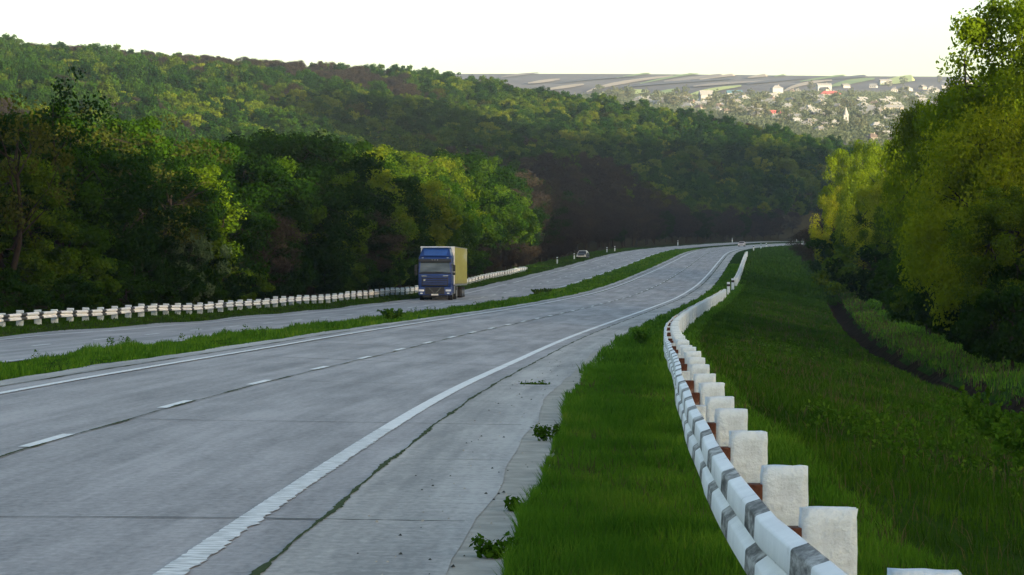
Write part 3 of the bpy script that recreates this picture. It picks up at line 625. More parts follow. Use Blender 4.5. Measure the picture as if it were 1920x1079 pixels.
POSTL = [rough_post(70+i, .33, .15, 1.15) for i in range(2)]
BR = [MB().box(-.09, .09, -.06, .06, -.17, .17).mesh('bracket', m, .008) for m in (M_RUST, M_RUST, M_WHITE)]
WP = [(-.005, .215), (.0, .212), (.060, .192), (.069, .187), (.074, .178), (.080, .070), (.077, .062), (.070, .055), (.012, .020), (.004, 0), (.012, -.020), (.062, -.055), (.069, -.060), (.074, -.070), (.080, -.172), (.077, -.182), (.068, -.190), (0, -.210), (-.005, -.213)]
def guardrail(name, s0, s1, tpost, side, ps, band0, per, dark, mats, zc=.49, ptop=.77, brk=True, wob=.02, zs=1.0):
    """side=+1: road on the left of the posts (bulges towards -t); side=-1: mirrored"""
    p0 = pos((s0+s1)/2, tpost((s0+s1)/2)); root = empty(name, tuple(pos(ps[0], tpost(ps[0])))); inv = root.location
    st = [s0]
    while st[-1] < s1: st.append(st[-1]+max(.15, st[-1]*.0022))
    st = np.array(st); n = len(st); f = lambda s: ((s-band0) % per) < dark
    V = []; r = np.random.default_rng(5)
    for s in st:
        tt = tpost(s)-side*(.145+.12); o_ = wob*math.sin(s*.45+1)*math.sin(s*.23); zz = .5*wob*math.sin(s*.31+2)
        b = pos(s, tt); th = float(np.interp(s, SA, thA)); g = float(prof(s, tpost(s)))
        for a, z in WP:
            d = -side*(a)+o_; V.append((b[0]+d*math.cos(th)-inv.x, b[1]-d*math.sin(th)-inv.y, g+zc+z*zs+zz+.1*(side > 0)-inv.z))
    m = len(WP); i = np.arange(n*m).reshape(n, m); F = np.stack([i[:-1, :-1], i[:-1, 1:], i[1:, 1:], i[1:, :-1]], -1).reshape(-1, 4)
    mi = np.repeat([1 if f((st[k]+st[k+1])/2) else 0 for k in range(n-1)], m-1)
    if side > 0 and mats is not None:
        pass
    ob = link('beam', mesh_np('beam', np.array(V), F, mats, True, mi), root); md = ob.modifiers.new('thickness', 'SOLIDIFY'); md.thickness = .006; md.offset = 0
    for k, s in enumerate(ps):
        t = tpost(s); p = pos(s, t); th = float(np.interp(s, SA, thA)); me = (POSTS if side > 0 else POSTL)[k % (5 if side > 0 else 2)]
        q = link('post', me, root); dz = rng.normal()*(.012 if side > 0 else .025)
        q.location = (p[0]-inv.x, p[1]-inv.y, p[2]+ptop+.1*(side > 0)+dz-inv.z); q.rotation_euler = (rng.normal()*.02, rng.normal()*.025, -th+rng.normal()*.05)
        if brk and s < 140:
            c = pos(s, t-side*(.145+.06)); b = link('bracket', BR[0 if k % 3 else 2] if k not in (1, 3) else BR[1], root)
            b.location = (c[0]-inv.x, c[1]-inv.y, p[2]+zc+.1*(side > 0)-inv.z-.0); b.rotation_euler = (0, 0, -th); b.scale = (.75, 1.2, 1)
    return root
tR = lambda s: float(np.interp(s, [0, 10.7, 13.6, 20, 28, 45, 2000], [4.04, 4.02, 3.90, 3.89, 4.01, 4.28, 4.3]))
near_ps = [7.9, 10.75, 13.6, 16.5, 20.2, 23.8, 27.3, 30.6, 34.6, 38.6, 42.6, 46.6]
while near_ps[-1] < 240: near_ps.append(near_ps[-1]+3.7+rng.normal()*.12)
g = guardrail('guardrail', 6.5, near_ps[-1]+.5, tR, 1, near_ps, 12.2-.55, 2.35, .74, [M_RAILW, M_RAILG])
tag(g, 'white concrete-post guardrail with worn banded beam curving along the grass on the near right', 'guardrail')
ps2 = list(np.arange(293, 500, 3.6))
g = guardrail('guardrail', 291, 500, tR, 1, ps2, 290, 2.35, .5, [M_RAILW, M_RAILG], brk=False)
tag(g, 'short white guardrail farther up the right roadside, past the gap with single posts', 'guardrail')
tL = lambda s: -2*W-WM-4.6
psL = list(np.arange(96, 364, 3.05))
psL = psL[:98]
g = guardrail('guardrail', 94, psL[-1]+.6, tL, -1, psL, 95.1, 3.05, .85, [M_RAILW, M_RAILB], zc=.42, ptop=.68, brk=False, wob=.015, zs=.72)
tag(g, 'long white guardrail with black bands beyond the far carriageway, passing behind the truck', 'guardrail')
# roadside marker posts
MPB = MB().box(-.07, .07, -.06, .06, -.3, .62).box(-.07, .07, -.06, .06, .78, .92, 0, (-.07, .07, -.04, .06)).mesh('post_body', M_WHITE, .01)
MPK = MB().box(-.072, .072, -.062, .062, .62, .78).mesh('black_band', M_RAILB)
def marker(px, t, label, sc=1.0, grp=None):
    ss = np.arange(150, 1000, 1.); P = pos(ss, t); xx = 960+5000*P[:, 0]/P[:, 1]; k = np.abs(xx-px).argmin()
    p = P[k]; r = empty('marker_post', tuple(p), rng.uniform(-.1, .1), (1.6*sc, 1.6*sc, 1.15*sc)); tag(r, label, 'marker post', grp or 'white roadside marker posts'); link('post_body', MPB, r); link('black_band', MPK, r)
for px, lb in [(1045, 'white marker post with black band nearest beyond the end of the far guardrail'), (1077, 'white marker post standing right in front of the parked car'),
               (1138, 'faded white marker post, first beyond the parked car'), (1153, 'white marker post with black band, second beyond the parked car'),
               (1271, 'white marker post alone before the brown wood where the far road flattens'), (1373, 'white marker post above the distant white car'), (1494, 'most distant white marker post near the end of the visible road')]:
    marker(px, -2*W-WM-4.4, lb, 1.25 if px > 1200 else 1.0)
for px, lb in [(1366, 'white banded post just past the end of the near right guardrail'), (1374, 'second white banded post in the gap between the two right guardrails')]:
    marker(px, 4.3, lb, 1.2)
for px, lb in [(1413, 'small white post on the right verge just beyond the second guardrail'), (1427, 'middle of three small white posts past the right guardrail'), (1437, 'farthest of three small white posts past the right guardrail'), (1506, 'small white post on the right verge where the road leaves view')]:
    marker(px, 4.3, lb, 1.2)

# ---------------------------------------------------------------- truck
M_BLUE = flat_mat('blue_cab_paint', (.004, .030, .165), .4, 0, .15)
M_BLUE2 = flat_mat('lighter_blue_roof_paint', (.018, .07, .28), .3, 0, .4)
M_BLACK = flat_mat('black_plastic', (.010, .010, .013), .55)
M_TYRE = rough_mat('tyre_rubber', (.012, .012, .013), (.03, .03, .03), 5, .9, .2)
M_RIM = flat_mat('steel_rim', (.25, .26, .28), .4, .6)
M_CHROME = flat_mat('chrome', (.7, .72, .75), .2, .9)
M_LAMP = flat_mat('lamp_glass', (.75, .78, .82), .12, 0, 1)
M_PLATE = flat_mat('number_plate', (.7, .7, .68), .5)
M_SILVER = flat_mat('dusty_grey_steel', (.20, .21, .22), .5, .5)
m, nt, N, L, P = new_mat('windscreen_glass'); M_GLASS = m
nz = node(nt, 'ShaderNodeTexNoise', i_Scale=1.2, i_Detail=3.0); r_ = ramp(nt, [(.35, (.03, .04, .045)), (.7, (.10, .12, .13))]); L.new(nz.outputs[0], r_.inputs[0]); L.new(r_.outputs[0], P.inputs['Base Color'])
P.inputs['Roughness'].default_value = .08; P.inputs['Coat Weight'].default_value = .5
m, nt, N, L, P = new_mat('yellow_tarpaulin'); M_TARP = m
tc = node(nt, 'ShaderNodeTexCoord'); mp = node(nt, 'ShaderNodeMapping'); mp.inputs['Scale'].default_value = (1, .14, .75); L.new(tc.outputs['Object'], mp.inputs[0])
nz = node(nt, 'ShaderNodeTexNoise', i_Scale=1.1, i_Detail=4.0, i_Roughness=.6); L.new(mp.outputs[0], nz.inputs['Vector'])
r_ = ramp(nt, [(.36, (.28, .25, .02)), (.50, (.31, .29, .05)), (.62, (.36, .37, .20))]); L.new(nz.outputs[0], r_.inputs[0]); L.new(r_.outputs[0], P.inputs['Base Color']); P.inputs['Roughness'].default_value = .6
def build_truck():
    # local frame: +x is the side seen on the right in the photo, front at y=0 facing -y, metres
    p = pos(222, -19.4); R = empty('truck', tuple(p+np.array([0, 0, .03])), -.052, 1.13)
    tag(R, 'blue lorry with yellow tarpaulin trailer coming towards the viewer on the far carriageway', 'truck')
    # cab body: side outline (y,z) extruded over the width
    out = [(.10, .95), (.02, 1.25), (.0, 1.9), (.06, 2.05), (.26, 2.92), (.34, 3.15), (.55, 3.30), (2.25, 3.34), (2.25, .95), (1.75, .95), (1.62, 1.22), (1.28, 1.35), (.9, 1.22), (.78, .95)]
    MB().prism(out, -1.235, 1.235).build('cab', M_BLUE, R, .05)
    b = MB().box(-1.22, 1.22, -.10, .75, .38, .98, 0, (-1.235, 1.235, -.06, .75)); bp = b.build('bumper', M_BLUE, R, .06)
    MB().box(-.72, .72, -.115, -.02, .45, .97).build('lower_grille', M_BLACK, bp, .015)
    MB().box(-.9, .9, .02, .4, .25, .40).build('front_lip', M_BLACK, bp, .01)
    g = MB()
    MB().box(-.98, .98, -.03, .1, 1.06, 1.75).build('grille', M_BLACK, R, .03)
    for z in (1.16, 1.32, 1.48, 1.64): g.box(-.93, .93, -.055, -.02, z, z+.085)
    g.build('grille_bars', M_BLUE, R, .01)
    st = MB()
    for k in range(7):
        for sx in (-1, 1): st.box(sx*(.43-.058*k)-.018, sx*(.43-.058*k)+.018, -.135, -.11, .90-.062*k, .93-.062*k)
    st.build('stud_lights', M_CHROME, R)
    for sx in (-1, 1):
        l = MB().box(sx*1.0-.2, sx*1.0+.2, -.115, -.05, .66, .80).build('headlight', M_LAMP, R, .03)
        MB().box(sx*.80-.2, sx*.80+.2, -.07, -.02, 1.775, 1.83).build('side_flash', M_CHROME, R, .01)
        MB().box(sx*1.0-.09, sx*1.0+.09, -.125, -.07, .48, .56).build('fog_light', M_LAMP, R, .02)
    MB().cyl((-.78, -.075, 1.5), .075, .04, 'y', 14).build('badge_plate', M_CHROME, R)
    MB().box(-.26, .26, -.145, -.118, .36, .47).build('number_plate', M_PLATE, R)
    # windscreen, frame and visor
    MB().add([(-1.12, .055, 2.07), (1.12, .055, 2.07), (1.06, .235, 2.86), (-1.06, .235, 2.86), (-1.12, .12, 2.07), (1.12, .12, 2.07), (1.06, .30, 2.86), (-1.06, .30, 2.86)],
             [(0, 1, 2, 3), (7, 6, 5, 4), (0, 4, 5, 1), (1, 5, 6, 2), (2, 6, 7, 3), (3, 7, 4, 0)]).build('windscreen', M_GLASS, R)
    MB().box(-1.18, 1.18, .0, .10, 1.97, 2.06).build('wiper_cowl', M_BLACK, R, .01)
    for sx in (-.6, .25): MB().box(sx-.38, sx+.38, .0, .03, 2.09, 2.115).build('wiper', M_BLACK, R)
    v = MB().box(-1.2, 1.2, .02, .30, 2.86, 3.06, 0, (-1.2, 1.2, .08, .32)).build('sun_visor', M_BLACK, R, .02)
    for x in (-.2, 0, .2): MB().box(x-.03, x+.03, .012, .05, 2.98, 3.01).build('marker_light', M_LAMP, v)
    for sx in (-1, 1):
        MB().box(sx*.93-.07, sx*.93+.07, .20, .32, 3.13, 3.18).build('upper_lamp', M_LAMP, R, .01)
        MB().box(sx*1.245-.01, sx*1.245+.01, .45, 1.15, 2.0, 2.75, 0, (sx*1.235-.01, sx*1.235+.01, .55, 1.15)).build('side_window', M_GLASS, R)
        MB().box(sx*1.25-.012, sx*1.25+.012, .28, .30, 1.1, 2.8).build('door_gap', M_BLACK, R)
        m = MB().box(sx*1.42-.1, sx*1.42+.1, .02, .16, 2.12, 2.62).box(sx*1.42-.1, sx*1.42+.1, .03, .16, 1.86, 2.08).box(sx*1.3-.13, sx*1.3+.13, .10, .14, 2.62, 2.66).box(sx*1.3-.13, sx*1.3+.13, .10, .14, 1.98, 2.02).build('mirror', M_BLACK, R, .02)
    # high roof with air deflector
    MB().add([(-1.19, .36, 3.26), (1.19, .36, 3.26), (1.23, 2.2, 3.3), (-1.23, 2.2, 3.3), (-1.0, .95, 3.86), (1.0, .95, 3.86), (1.05, 2.2, 3.97), (-1.05, 2.2, 3.97)],
             [(3, 2, 1, 0), (4, 5, 6, 7), (0, 1, 5, 4), (1, 2, 6, 5), (2, 3, 7, 6), (3, 0, 4, 7)]).build('roof', M_BLUE, R, .07)
    MB().add([(-.82, .40, 3.33), (.82, .40, 3.33), (.95, .93, 3.89), (-.95, .93, 3.89), (-.82, .5, 3.31), (.82, .5, 3.31), (.95, 1.1, 3.87), (-.95, 1.1, 3.87), ],
             [(0, 1, 2, 3), (7, 6, 5, 4), (0, 4, 5, 1), (1, 5, 6, 2), (2, 6, 7, 3), (3, 7, 4, 0)]).build('air_deflector', M_BLUE2, R, .04)
    MB().box(-1.18, 1.18, .72, 2.3, 3.93, 4.0, 0, (-1.12, 1.12, .9, 2.3)).build('deflector_lip', M_PLATE, R, .03)
    # chassis, steps, fenders, wheels
    MB().box(-.5, .5, .6, 6.2, .62, .92).build('chassis', M_BLACK, R)
    for sx in (-1, 1):
        MB().prism([(.72, .52), (.78, .98), (1.02, 1.25), (1.3, 1.33), (1.6, 1.25), (1.82, .98), (1.86, .52), (1.76, .52), (1.74, .92), (1.56, 1.16), (1.3, 1.23), (1.06, 1.16), (.88, .94), (.84, .52)], sx*1.24-.03, sx*1.24+.03).build('front_fender', M_BLUE, R)
        MB().box(sx*1.1-.14, sx*1.1+.14, 2.5, 3.8, .45, 1.05).build('fuel_tank', M_SILVER, R, .08)
    def wheel(x, y, w=.32, r=.5):
        t = MB().cyl((x, y, r), r, w, 'x', 28).build('wheel', M_TYRE, R, .03); MB().cyl((x+math.copysign(w/2+.004, x), y, r), r*.55, .03, 'x', 18, r*.45).build('rim', M_RIM, t)
    for sx in (-1, 1):
        wheel(sx*1.06, 1.3); wheel(sx*.93, 4.9, .6)
        for y in (11.2, 12.5, 13.8): wheel(sx*1.05, y, .36, .49)
    # trailer
    MB().box(-1.27, 1.27, 2.75, 16.2, 1.22, 3.98).build('tarpaulin_box', M_TARP, R, .02)
    MB().box(-1.28, 1.28, 2.68, 2.76, 1.15, 4.02).build('trailer_headboard', M_PLATE, R, .01)
    MB().box(-1.285, 1.285, 2.72, 16.22, 1.08, 1.20).box(-1.285, 1.285, 2.72, 16.22, 3.96, 4.02).build('trailer_rails', M_SILVER, R)
    s_ = MB(); 
    for y in np.arange(3.4, 16, .75): s_.box(1.272, 1.278, y, y+.04, 1.1, 1.5)
    s_.build('tarpaulin_straps', M_SILVER, R)
    MB().box(-1.2, 1.2, 9.8, 10.0, .25, .75).box(-.45, .45, 6.2, 15.8, .75, 1.08).build('trailer_frame', M_BLACK, R)
    MB().box(-1.22, 1.22, 6.0, 6.3, .25, 1.05).build('landing_gear', M_SILVER, R)
build_truck()
# ---------------------------------------------------------------- cars
M_CARD = flat_mat('dark_car_paint', (.010, .012, .020), .55, 0, 0)
M_CARW = flat_mat('white_car_paint', (.62, .64, .66), .3, 0, .5)
M_PINK = flat_mat('pale_car_paint', (.55, .48, .52), .35, 0, .5)
M_CGL = flat_mat('car_glass', (.008, .010, .013), .35, 0, 0)
def build_car(px, t, s, heading, body, roofm, label, sc=1.0):
    p = pos(s, t); R = empty('car', tuple(p), heading, sc); tag(R, label, 'car')
    MB().prism([(0, .32), (-.02, .62), (.08, .74), (1.05, .90), (1.25, .93), (3.55, .95), (4.15, .90), (4.25, .6), (4.2, .32), (3.75, .3), (3.6, .58), (3.25, .66), (2.92, .55), (2.8, .28), (1.3, .28), (1.18, .55), (.85, .66), (.52, .55), (.4, .3)], -.84, .84).build('body', body, R, .05)
    MB().add([(-.78, 1.15, .91), (.78, 1.15, .91), (.78, 3.75, .93), (-.78, 3.75, .93), (-.60, 1.75, 1.36), (.60, 1.75, 1.36), (.60, 3.1, 1.38), (-.60, 3.1, 1.38)],
             [(0, 1, 5, 4), (1, 2, 6, 5), (2, 3, 7, 6), (3, 0, 4, 7), (4, 5, 6, 7)]).build('windows', M_CGL, R, .03)
    rf = MB().box(-.64, .64, 1.7, 3.15, 1.36, 1.43, 0, (-.56, .56, 1.8, 3.05))
    for sx in (-1, 1):
        for (y0, z0, y1, z1) in ((1.12, .91, 1.74, 1.38), (2.45, .93, 2.45, 1.38), (3.78, .93, 3.12, 1.38)):
            a, b = (sx*.80, y0, z0), (sx*.62, y1, z1); rf.add([(a[0]-.03, a[1]-.05, a[2]), (a[0]+.03, a[1]-.05, a[2]), (a[0]+.03, a[1]+.05, a[2]), (a[0]-.03, a[1]+.05, a[2]), (b[0]-.03, b[1]-.05, b[2]), (b[0]+.03, b[1]-.05, b[2]), (b[0]+.03, b[1]+.05, b[2]), (b[0]-.03, b[1]+.05, b[2])],
                                                              [(3, 2, 1, 0), (4, 5, 6, 7), (0, 1, 5, 4), (1, 2, 6, 5), (2, 3, 7, 6), (3, 0, 4, 7)])
    rf.build('roof', roofm, R, .015)
    MB().box(-.86, .86, -.10, .1, .36, .52).build('bumper', M_CARW, R, .03)
    MB().box(-.5, .5, -.03, .03, .55, .68).build('grille', M_BLACK, R, .01)
    MB().box(-.2, .2, -.115, -.095, .40, .49).build('number_plate', M_PLATE, R)
    for sx in (-1, 1):
        MB().box(sx*.66-.14, sx*.66+.14, -.035, .05, .56, .69).build('headlight', M_LAMP, R, .02)
        MB().box(sx*.92-.08, sx*.92+.08, 1.3, 1.42, .92, 1.05).build('mirror', M_BLACK, R, .02)
        for y in (.85, 3.25):
            t_ = MB().cyl((sx*.76, y, .31), .31, .2, 'x', 20).build('wheel', M_TYRE, R, .02); MB().cyl((sx*.865, y, .31), .19, .02, 'x', 14).build('rim', M_RIM, t_)
build_car(1090, -2*W-WM-3.9, 466, -.17, M_CARD, M_CARW, 'dark car with pale roof and white bumper parked on the grass beside the far carriageway', 1.02)
build_car(1400, -5.6, 706, -.19, M_PINK, M_PINK, 'tiny pale car in the distance where the road bends towards the right trees', .95)

# ---------------------------------------------------------------- village on the far slope
WALLS = [flat_mat('white_wall', (.28, .28, .275), .9), flat_mat('cream_wall', (.30, .27, .22), .9), flat_mat('pale_blue_wall', (.24, .28, .31), .9)]
ROOFS = [rough_mat('grey_slate_roof', (.12, .12, .125), (.19, .185, .18), .8, .9, 0), rough_mat('light_sheet_roof', (.20, .20, .20), (.27, .27, .265), .8, .7, 0), rough_mat('brown_tile_roof', (.11, .085, .07), (.17, .13, .11), .8, .9, 0)]
M_REDR = rough_mat('red_roof', (.28, .07, .07), (.36, .10, .09), .8, .8, 0); M_TEAL = rough_mat('teal_roof', (.07, .14, .18), (.09, .18, .22), .8, .8, 0)
M_PANE = flat_mat('dark_window_pane', (.03, .035, .04), .2)
HM = {}
def house_meshes(kind, wall, roof, wx=10, wy=8, h=3.2, rh=2.6):
    key = (kind, wall.name, roof.name, wx, wy, h, rh)
    if key in HM: return HM[key]
    a, b = wx/2, wy/2
    wb = MB().box(-a, a, -b, b, -3, h)
    if kind == 'gable': wb.add([(-a, -b, h), (-a, b, h), (-a, 0, h+rh*.96), (a, -b, h), (a, b, h), (a, 0, h+rh*.96)], [(0, 1, 2), (5, 4, 3)])
    wm = wb.mesh('wall', wall); e = .5; rb = MB(); ins = 0 if kind == 'gable' else b*.9
    for o_ in (0,):
        vs = [(-a-e, -b-e, h-.15), (a+e, -b-e, h-.15), (a+e, b+e, h-.15), (-a-e, b+e, h-.15), (-a-e+ins, 0, h+rh), (a+e-ins, 0, h+rh)]
        vs += [(x, y, z+.22) for x, y, z in vs]
        rb.add(vs, [(0, 1, 5, 4), (1, 2, 5), (2, 3, 4, 5), (3, 0, 4), (6, 7, 11, 10), (7, 8, 11), (8, 9, 10, 11), (9, 6, 10), (0, 1, 7, 6), (1, 2, 8, 7), (2, 3, 9, 8), (3, 0, 6, 9)])
    rm = rb.mesh('roof', roof)
    ch = MB().box(a*.35, a*.35+.6, -.3, .3, h+rh*.4, h+rh+.9).mesh('chimney', WALLS[1])
    win = []
    for x in ((-a*.6, 0, a*.6) if wx > 9 else (-a*.5, a*.5)):
        win.append(MB().box(x-.6, x+.6, -b-.04, -b+.05, 1.0, 2.4).mesh('window', M_PANE))
    for y in (-b*.4, b*.4): win.append(MB().box(-a-.04, -a+.05, y-.5, y+.5, 1.0, 2.4).mesh('window', M_PANE))
    HM[key] = (wm, rm, ch, win); return HM[key]
def house(px, py, kind, wall, roof, label, group=None, dims=(10, 8, 3.2, 2.6), rz=None, parts=True, name='house', d=None):
    g_ = ray_ground(px, py)
    if g_ is None: return
    x, y = g_; z = float(base_z(np.array([x]), np.array([y]))[0]); R = empty(name, (x, y, z), rng.uniform(-.9, .9) if rz is None else rz, .72 if not label else .9)
    tag(R, label, 'house', group); wm, rm, ch, win = house_meshes(kind, wall, roof, *dims)
    link('wall', wm, R); r = link('roof', rm, R)
    if parts:
        link('chimney', ch, r)
        for w_ in win: link('window', w_, R)
    if not label: counted(R, group)
    return (x, y)
taken = []
SP = [((1556, 184), 'hip', WALLS[0], M_REDR, 'wide house with faded red roof high in the village, below the green field', (20, 10, 3.4, 3.2), .1),
      ((1455, 222), 'gable', WALLS[0], M_REDR, 'house with bright red roof at the lower left of the village, above the ridge', (11, 7, 3, 2.4), .5),
      ((1377, 181), 'gable', WALLS[0], M_TEAL, 'house with teal roof at the upper left edge of the village', (15, 9, 3, 2.8), .0),
      ((1456, 180), 'hip', WALLS[0], ROOFS[1], 'tall bright white house standing apart at the top of the village', (11, 10, 7.5, 3), .2),
      ((1661, 211), 'gable', WALLS[1], ROOFS[1], 'long low cream building in the right part of the village', (27, 8, 3.4, 2), .05),
      ((1324, 197), 'gable', WALLS[0], ROOFS[1], 'tall white house on the ridge line at the left end of the village', (11, 10, 8, 4), .1),
      ((1545, 171), 'gable', WALLS[0], ROOFS[1], 'large white-walled building at the top right of the village below the fields', (16, 9, 6, 2.4), .1),
      ((1660, 160), 'gable', WALLS[0], ROOFS[1], 'white building highest on the slope beneath the bright crop field', (15, 9, 5, 2.2), .1),
      ((1632, 222), 'gable', WALLS[0], ROOFS[1], 'broad white gabled house in the lower right of the village', (15, 10, 5, 4), -.5)]
for (px, py), k, wl, rf, lb, dm, rz in SP:
    g_ = house(px, py, k, wl, rf, lb, None, dm, rz); taken.append(g_)
TYP = [('hip', WALLS[0], ROOFS[0], 'white-walled house with grey hipped roof among the village trees', (10, 8.5, 3.2, 2.8)), ('gable', WALLS[0], ROOFS[1], 'white-walled house with light gabled roof among the village trees', (11, 8, 3.4, 2.8)),
       ('gable', WALLS[1], ROOFS[0], 'cream house with grey gabled roof among the village trees', (12, 8, 3.2, 3)), ('hip', WALLS[1], ROOFS[2], 'cream house with brown hipped roof among the village trees', (10, 9, 3.2, 3)),
       ('gable', WALLS[2], ROOFS[1], 'pale blue house with light gabled roof among the village trees', (9, 7, 3, 2.4)), ('hip', WALLS[0], ROOFS[1], 'white-walled house with light hipped roof among the village trees', (11, 10, 3.4, 3.2))]
GRP = ['# %s village house from the left' % q for q in ('white grey-hipped-roof', 'white light-gabled', 'cream grey-gabled', 'cream brown-hipped-roof', 'pale blue light-gabled', 'white light-hipped-roof')]
nh = 0; tries = 0
while nh < 150 and tries < 6000:
    tries += 1; px = rng.uniform(1195, 1830); ylow = np.interp(px, [1180, 1300, 1400, 1500, 1620, 1700, 1830], [196, 208, 225, 245, 268, 275, 275]); ytop = np.interp(px, [1195, 1300, 1450, 1600, 1830], [191, 184, 176, 164, 150])
    py = ytop+(ylow-ytop)*rng.random()**.8; g_ = ray_ground(px, py)
    if g_ is None or g_[1] < 1330 or any((g_[0]-q[0])**2+((g_[1]-q[1])*.75)**2 < 17**2 for q in taken if q): continue
    taken.append(g_); k = int(rng.choice(6, p=[.26, .24, .16, .08, .08, .18])); ty = TYP[k]
    sc = rng.uniform(0, 1); house(px, py, ty[0], ty[1], ty[2], '', GRP[k], ty[4], rng.uniform(-.9, .9)); nh += 1
# church tower with pale pointed cap
g_ = ray_ground(1586, 238); z = float(base_z(np.array([g_[0]]), np.array([g_[1]]))[0]); R = empty('church_tower', (g_[0], g_[1], z)); tag(R, 'slim white tower with pale pointed cap rising in the lower middle of the village', 'tower')
MB().box(-1.5, 1.5, -1.5, 1.5, -3, 7).build('tower_wall', WALLS[0], R); rr = MB().cyl((0, 0, 9.6), 1.9, 5.2, 'z', 12, .15).build('spire', ROOFS[1], R)
MB().box(-.4, .4, -1.55, -1.45, 4.2, 5.8).build('window', M_PANE, R)
nv = 0; tries = 0
while nv < 75 and tries < 4000:
    tries += 1; px = rng.uniform(1100, 1830); ylow = np.interp(px, [1100, 1300, 1400, 1500, 1620, 1700, 1830], [186, 208, 225, 245, 268, 275, 275]); ytop = np.interp(px, [1100, 1300, 1450, 1600, 1830], [184, 184, 176, 166, 152])
    py = ytop+(ylow-ytop)*rng.random()**.75; g_ = ray_ground(px, py)
    if g_ is None or g_[1] < 1320 or any((g_[0]-q[0])**2+((g_[1]-q[1])*.7)**2 < 8.5**2 for q in taken if q): continue
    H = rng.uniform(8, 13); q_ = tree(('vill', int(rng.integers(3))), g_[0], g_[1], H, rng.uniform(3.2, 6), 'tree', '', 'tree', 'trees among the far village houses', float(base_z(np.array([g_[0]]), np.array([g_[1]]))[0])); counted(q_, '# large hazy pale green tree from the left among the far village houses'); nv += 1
print('HOUSES', nh, 'VTREES', nv)
# gardens and orchards between the houses: uncountable low greenery
n = 9000; px = rng.uniform(1080, 1850, n); ylow = np.interp(px, [1100, 1300, 1400, 1500, 1620, 1700, 1830], [190, 210, 228, 248, 272, 280, 280]); ytop = np.interp(px, [1100, 1300, 1450, 1600, 1830], [183, 184, 177, 167, 153])
D_ = np.exp(rng.uniform(math.log(1320), math.log(2620), n)); X_ = (px-960)/5000*D_; Z_ = base_z(X_, D_); py = 520-(Z_-CAMZ)/D_*5000; ok = (py > ytop) & (py < ylow+10)
X_, D_, Z_ = X_[ok], D_[ok], Z_[ok]; k = 34
C = np.stack([np.repeat(X_, k)+rng.normal(0, 2.4, len(X_)*k), np.repeat(D_, k)+rng.normal(0, 2.4, len(X_)*k), np.repeat(Z_, k)+np.abs(rng.normal(0, 1.5, len(X_)*k))+.2], 1)
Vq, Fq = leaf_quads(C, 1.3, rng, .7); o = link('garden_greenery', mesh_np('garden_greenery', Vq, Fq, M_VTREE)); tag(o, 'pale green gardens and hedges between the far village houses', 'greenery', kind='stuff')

# ---------------------------------------------------------------- grass and weeds
def blades(P, hgt, wid, r, lean=.35, mat=M_GRASS, name='grass', label='', seg=1):
    n = len(P); a = r.uniform(0, 6.283, n); d = np.stack([np.cos(a), np.sin(a), np.zeros(n)], 1); b = r.uniform(0, 6.283, n); l = np.stack([np.cos(b), np.sin(b), np.zeros(n)], 1)*(hgt*lean*r.random(n))[:, None]
    base = P+np.array([0, 0, -.02]); mid = base+l*.35+np.array([0, 0, 1])*(hgt*.6)[:, None]; tip = base+l*1.2+np.array([0, 0, 1])*hgt[:, None]; w_ = d*(wid/2)[:, None]
    V = np.stack([base-w_, base+w_, mid+w_*.8, mid-w_*.8, tip+w_*.08, tip-w_*.08], 1).reshape(-1, 3); i = np.arange(n)*6
    F = np.concatenate([np.stack([i, i+1, i+2, i+3], 1), np.stack([i+3, i+2, i+4, i+5], 1)])
    o = link(name, mesh_np(name, V, F, mat)); tag(o, label, 'grass' if mat in (M_GRASS, M_GRASSD) else 'weeds', kind='stuff'); return o
def scatter_st(n, s0, s1, t0, t1, r, p=1.0):
    """denser near the near end"""
    u = r.random(n); s = s0*(s1/s0)**(u**p); t = r.uniform(t0, t1, n); return s, t
def grass_patch(n, s0, s1, t0, t1, h, label, seed, p=1.0, tj=None, clump=.25, mat=M_GRASS):
    r = np.random.default_rng(seed); s, t = scatter_st(n, s0, s1, t0, t1, r, p)
    if tj is not None: t = tj(s, t)
    m = np.sin(s*1.7+t*2.1)*np.sin(t*3.3-s*.6)+np.sin(s*.31+t*.8); hh = h*(1+clump*1.3*m)*r.uniform(.3, 1.35, n)*(1+.0*s); wd = np.maximum(.007, s*.00042)*r.uniform(.7, 1.3, n)
    P = pos(s, t); blades(P, np.maximum(.03, hh), wd, r, .45, mat, label=label)
edge = lambda s: 2.22+wav(s, .06, 3, .22)
grass_patch(130000, 9, 60, 2.05, 5.2, .15, 'lush green grass between the concrete shoulder and the near right guardrail', 1, .9, lambda s, t: np.maximum(t, edge(s)+.0*t+(t-2.05)*.02))
grass_patch(40000, 60, 420, 2.0, 5.2, .17, 'green verge grass beside the right road edge farther up', 2)
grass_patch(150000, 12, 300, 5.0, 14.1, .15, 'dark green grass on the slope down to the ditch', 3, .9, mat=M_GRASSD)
grass_patch(50000, 45, 300, 15.9, 32, .24, 'dark grass on the bank beyond the ditch', 4)
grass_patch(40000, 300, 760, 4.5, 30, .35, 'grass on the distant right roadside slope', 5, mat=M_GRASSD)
grass_patch(90000, 42, 600, -W-WM+.45, -W-1.3, .13, 'thick green grass on the strip between the two carriageways', 6, 1.0, lambda s, t: t, .5)
grass_patch(55000, 90, 640, -28.5, -22.3, .10, 'dark grass at the foot of the far guardrail', 7, mat=M_GRASSD)
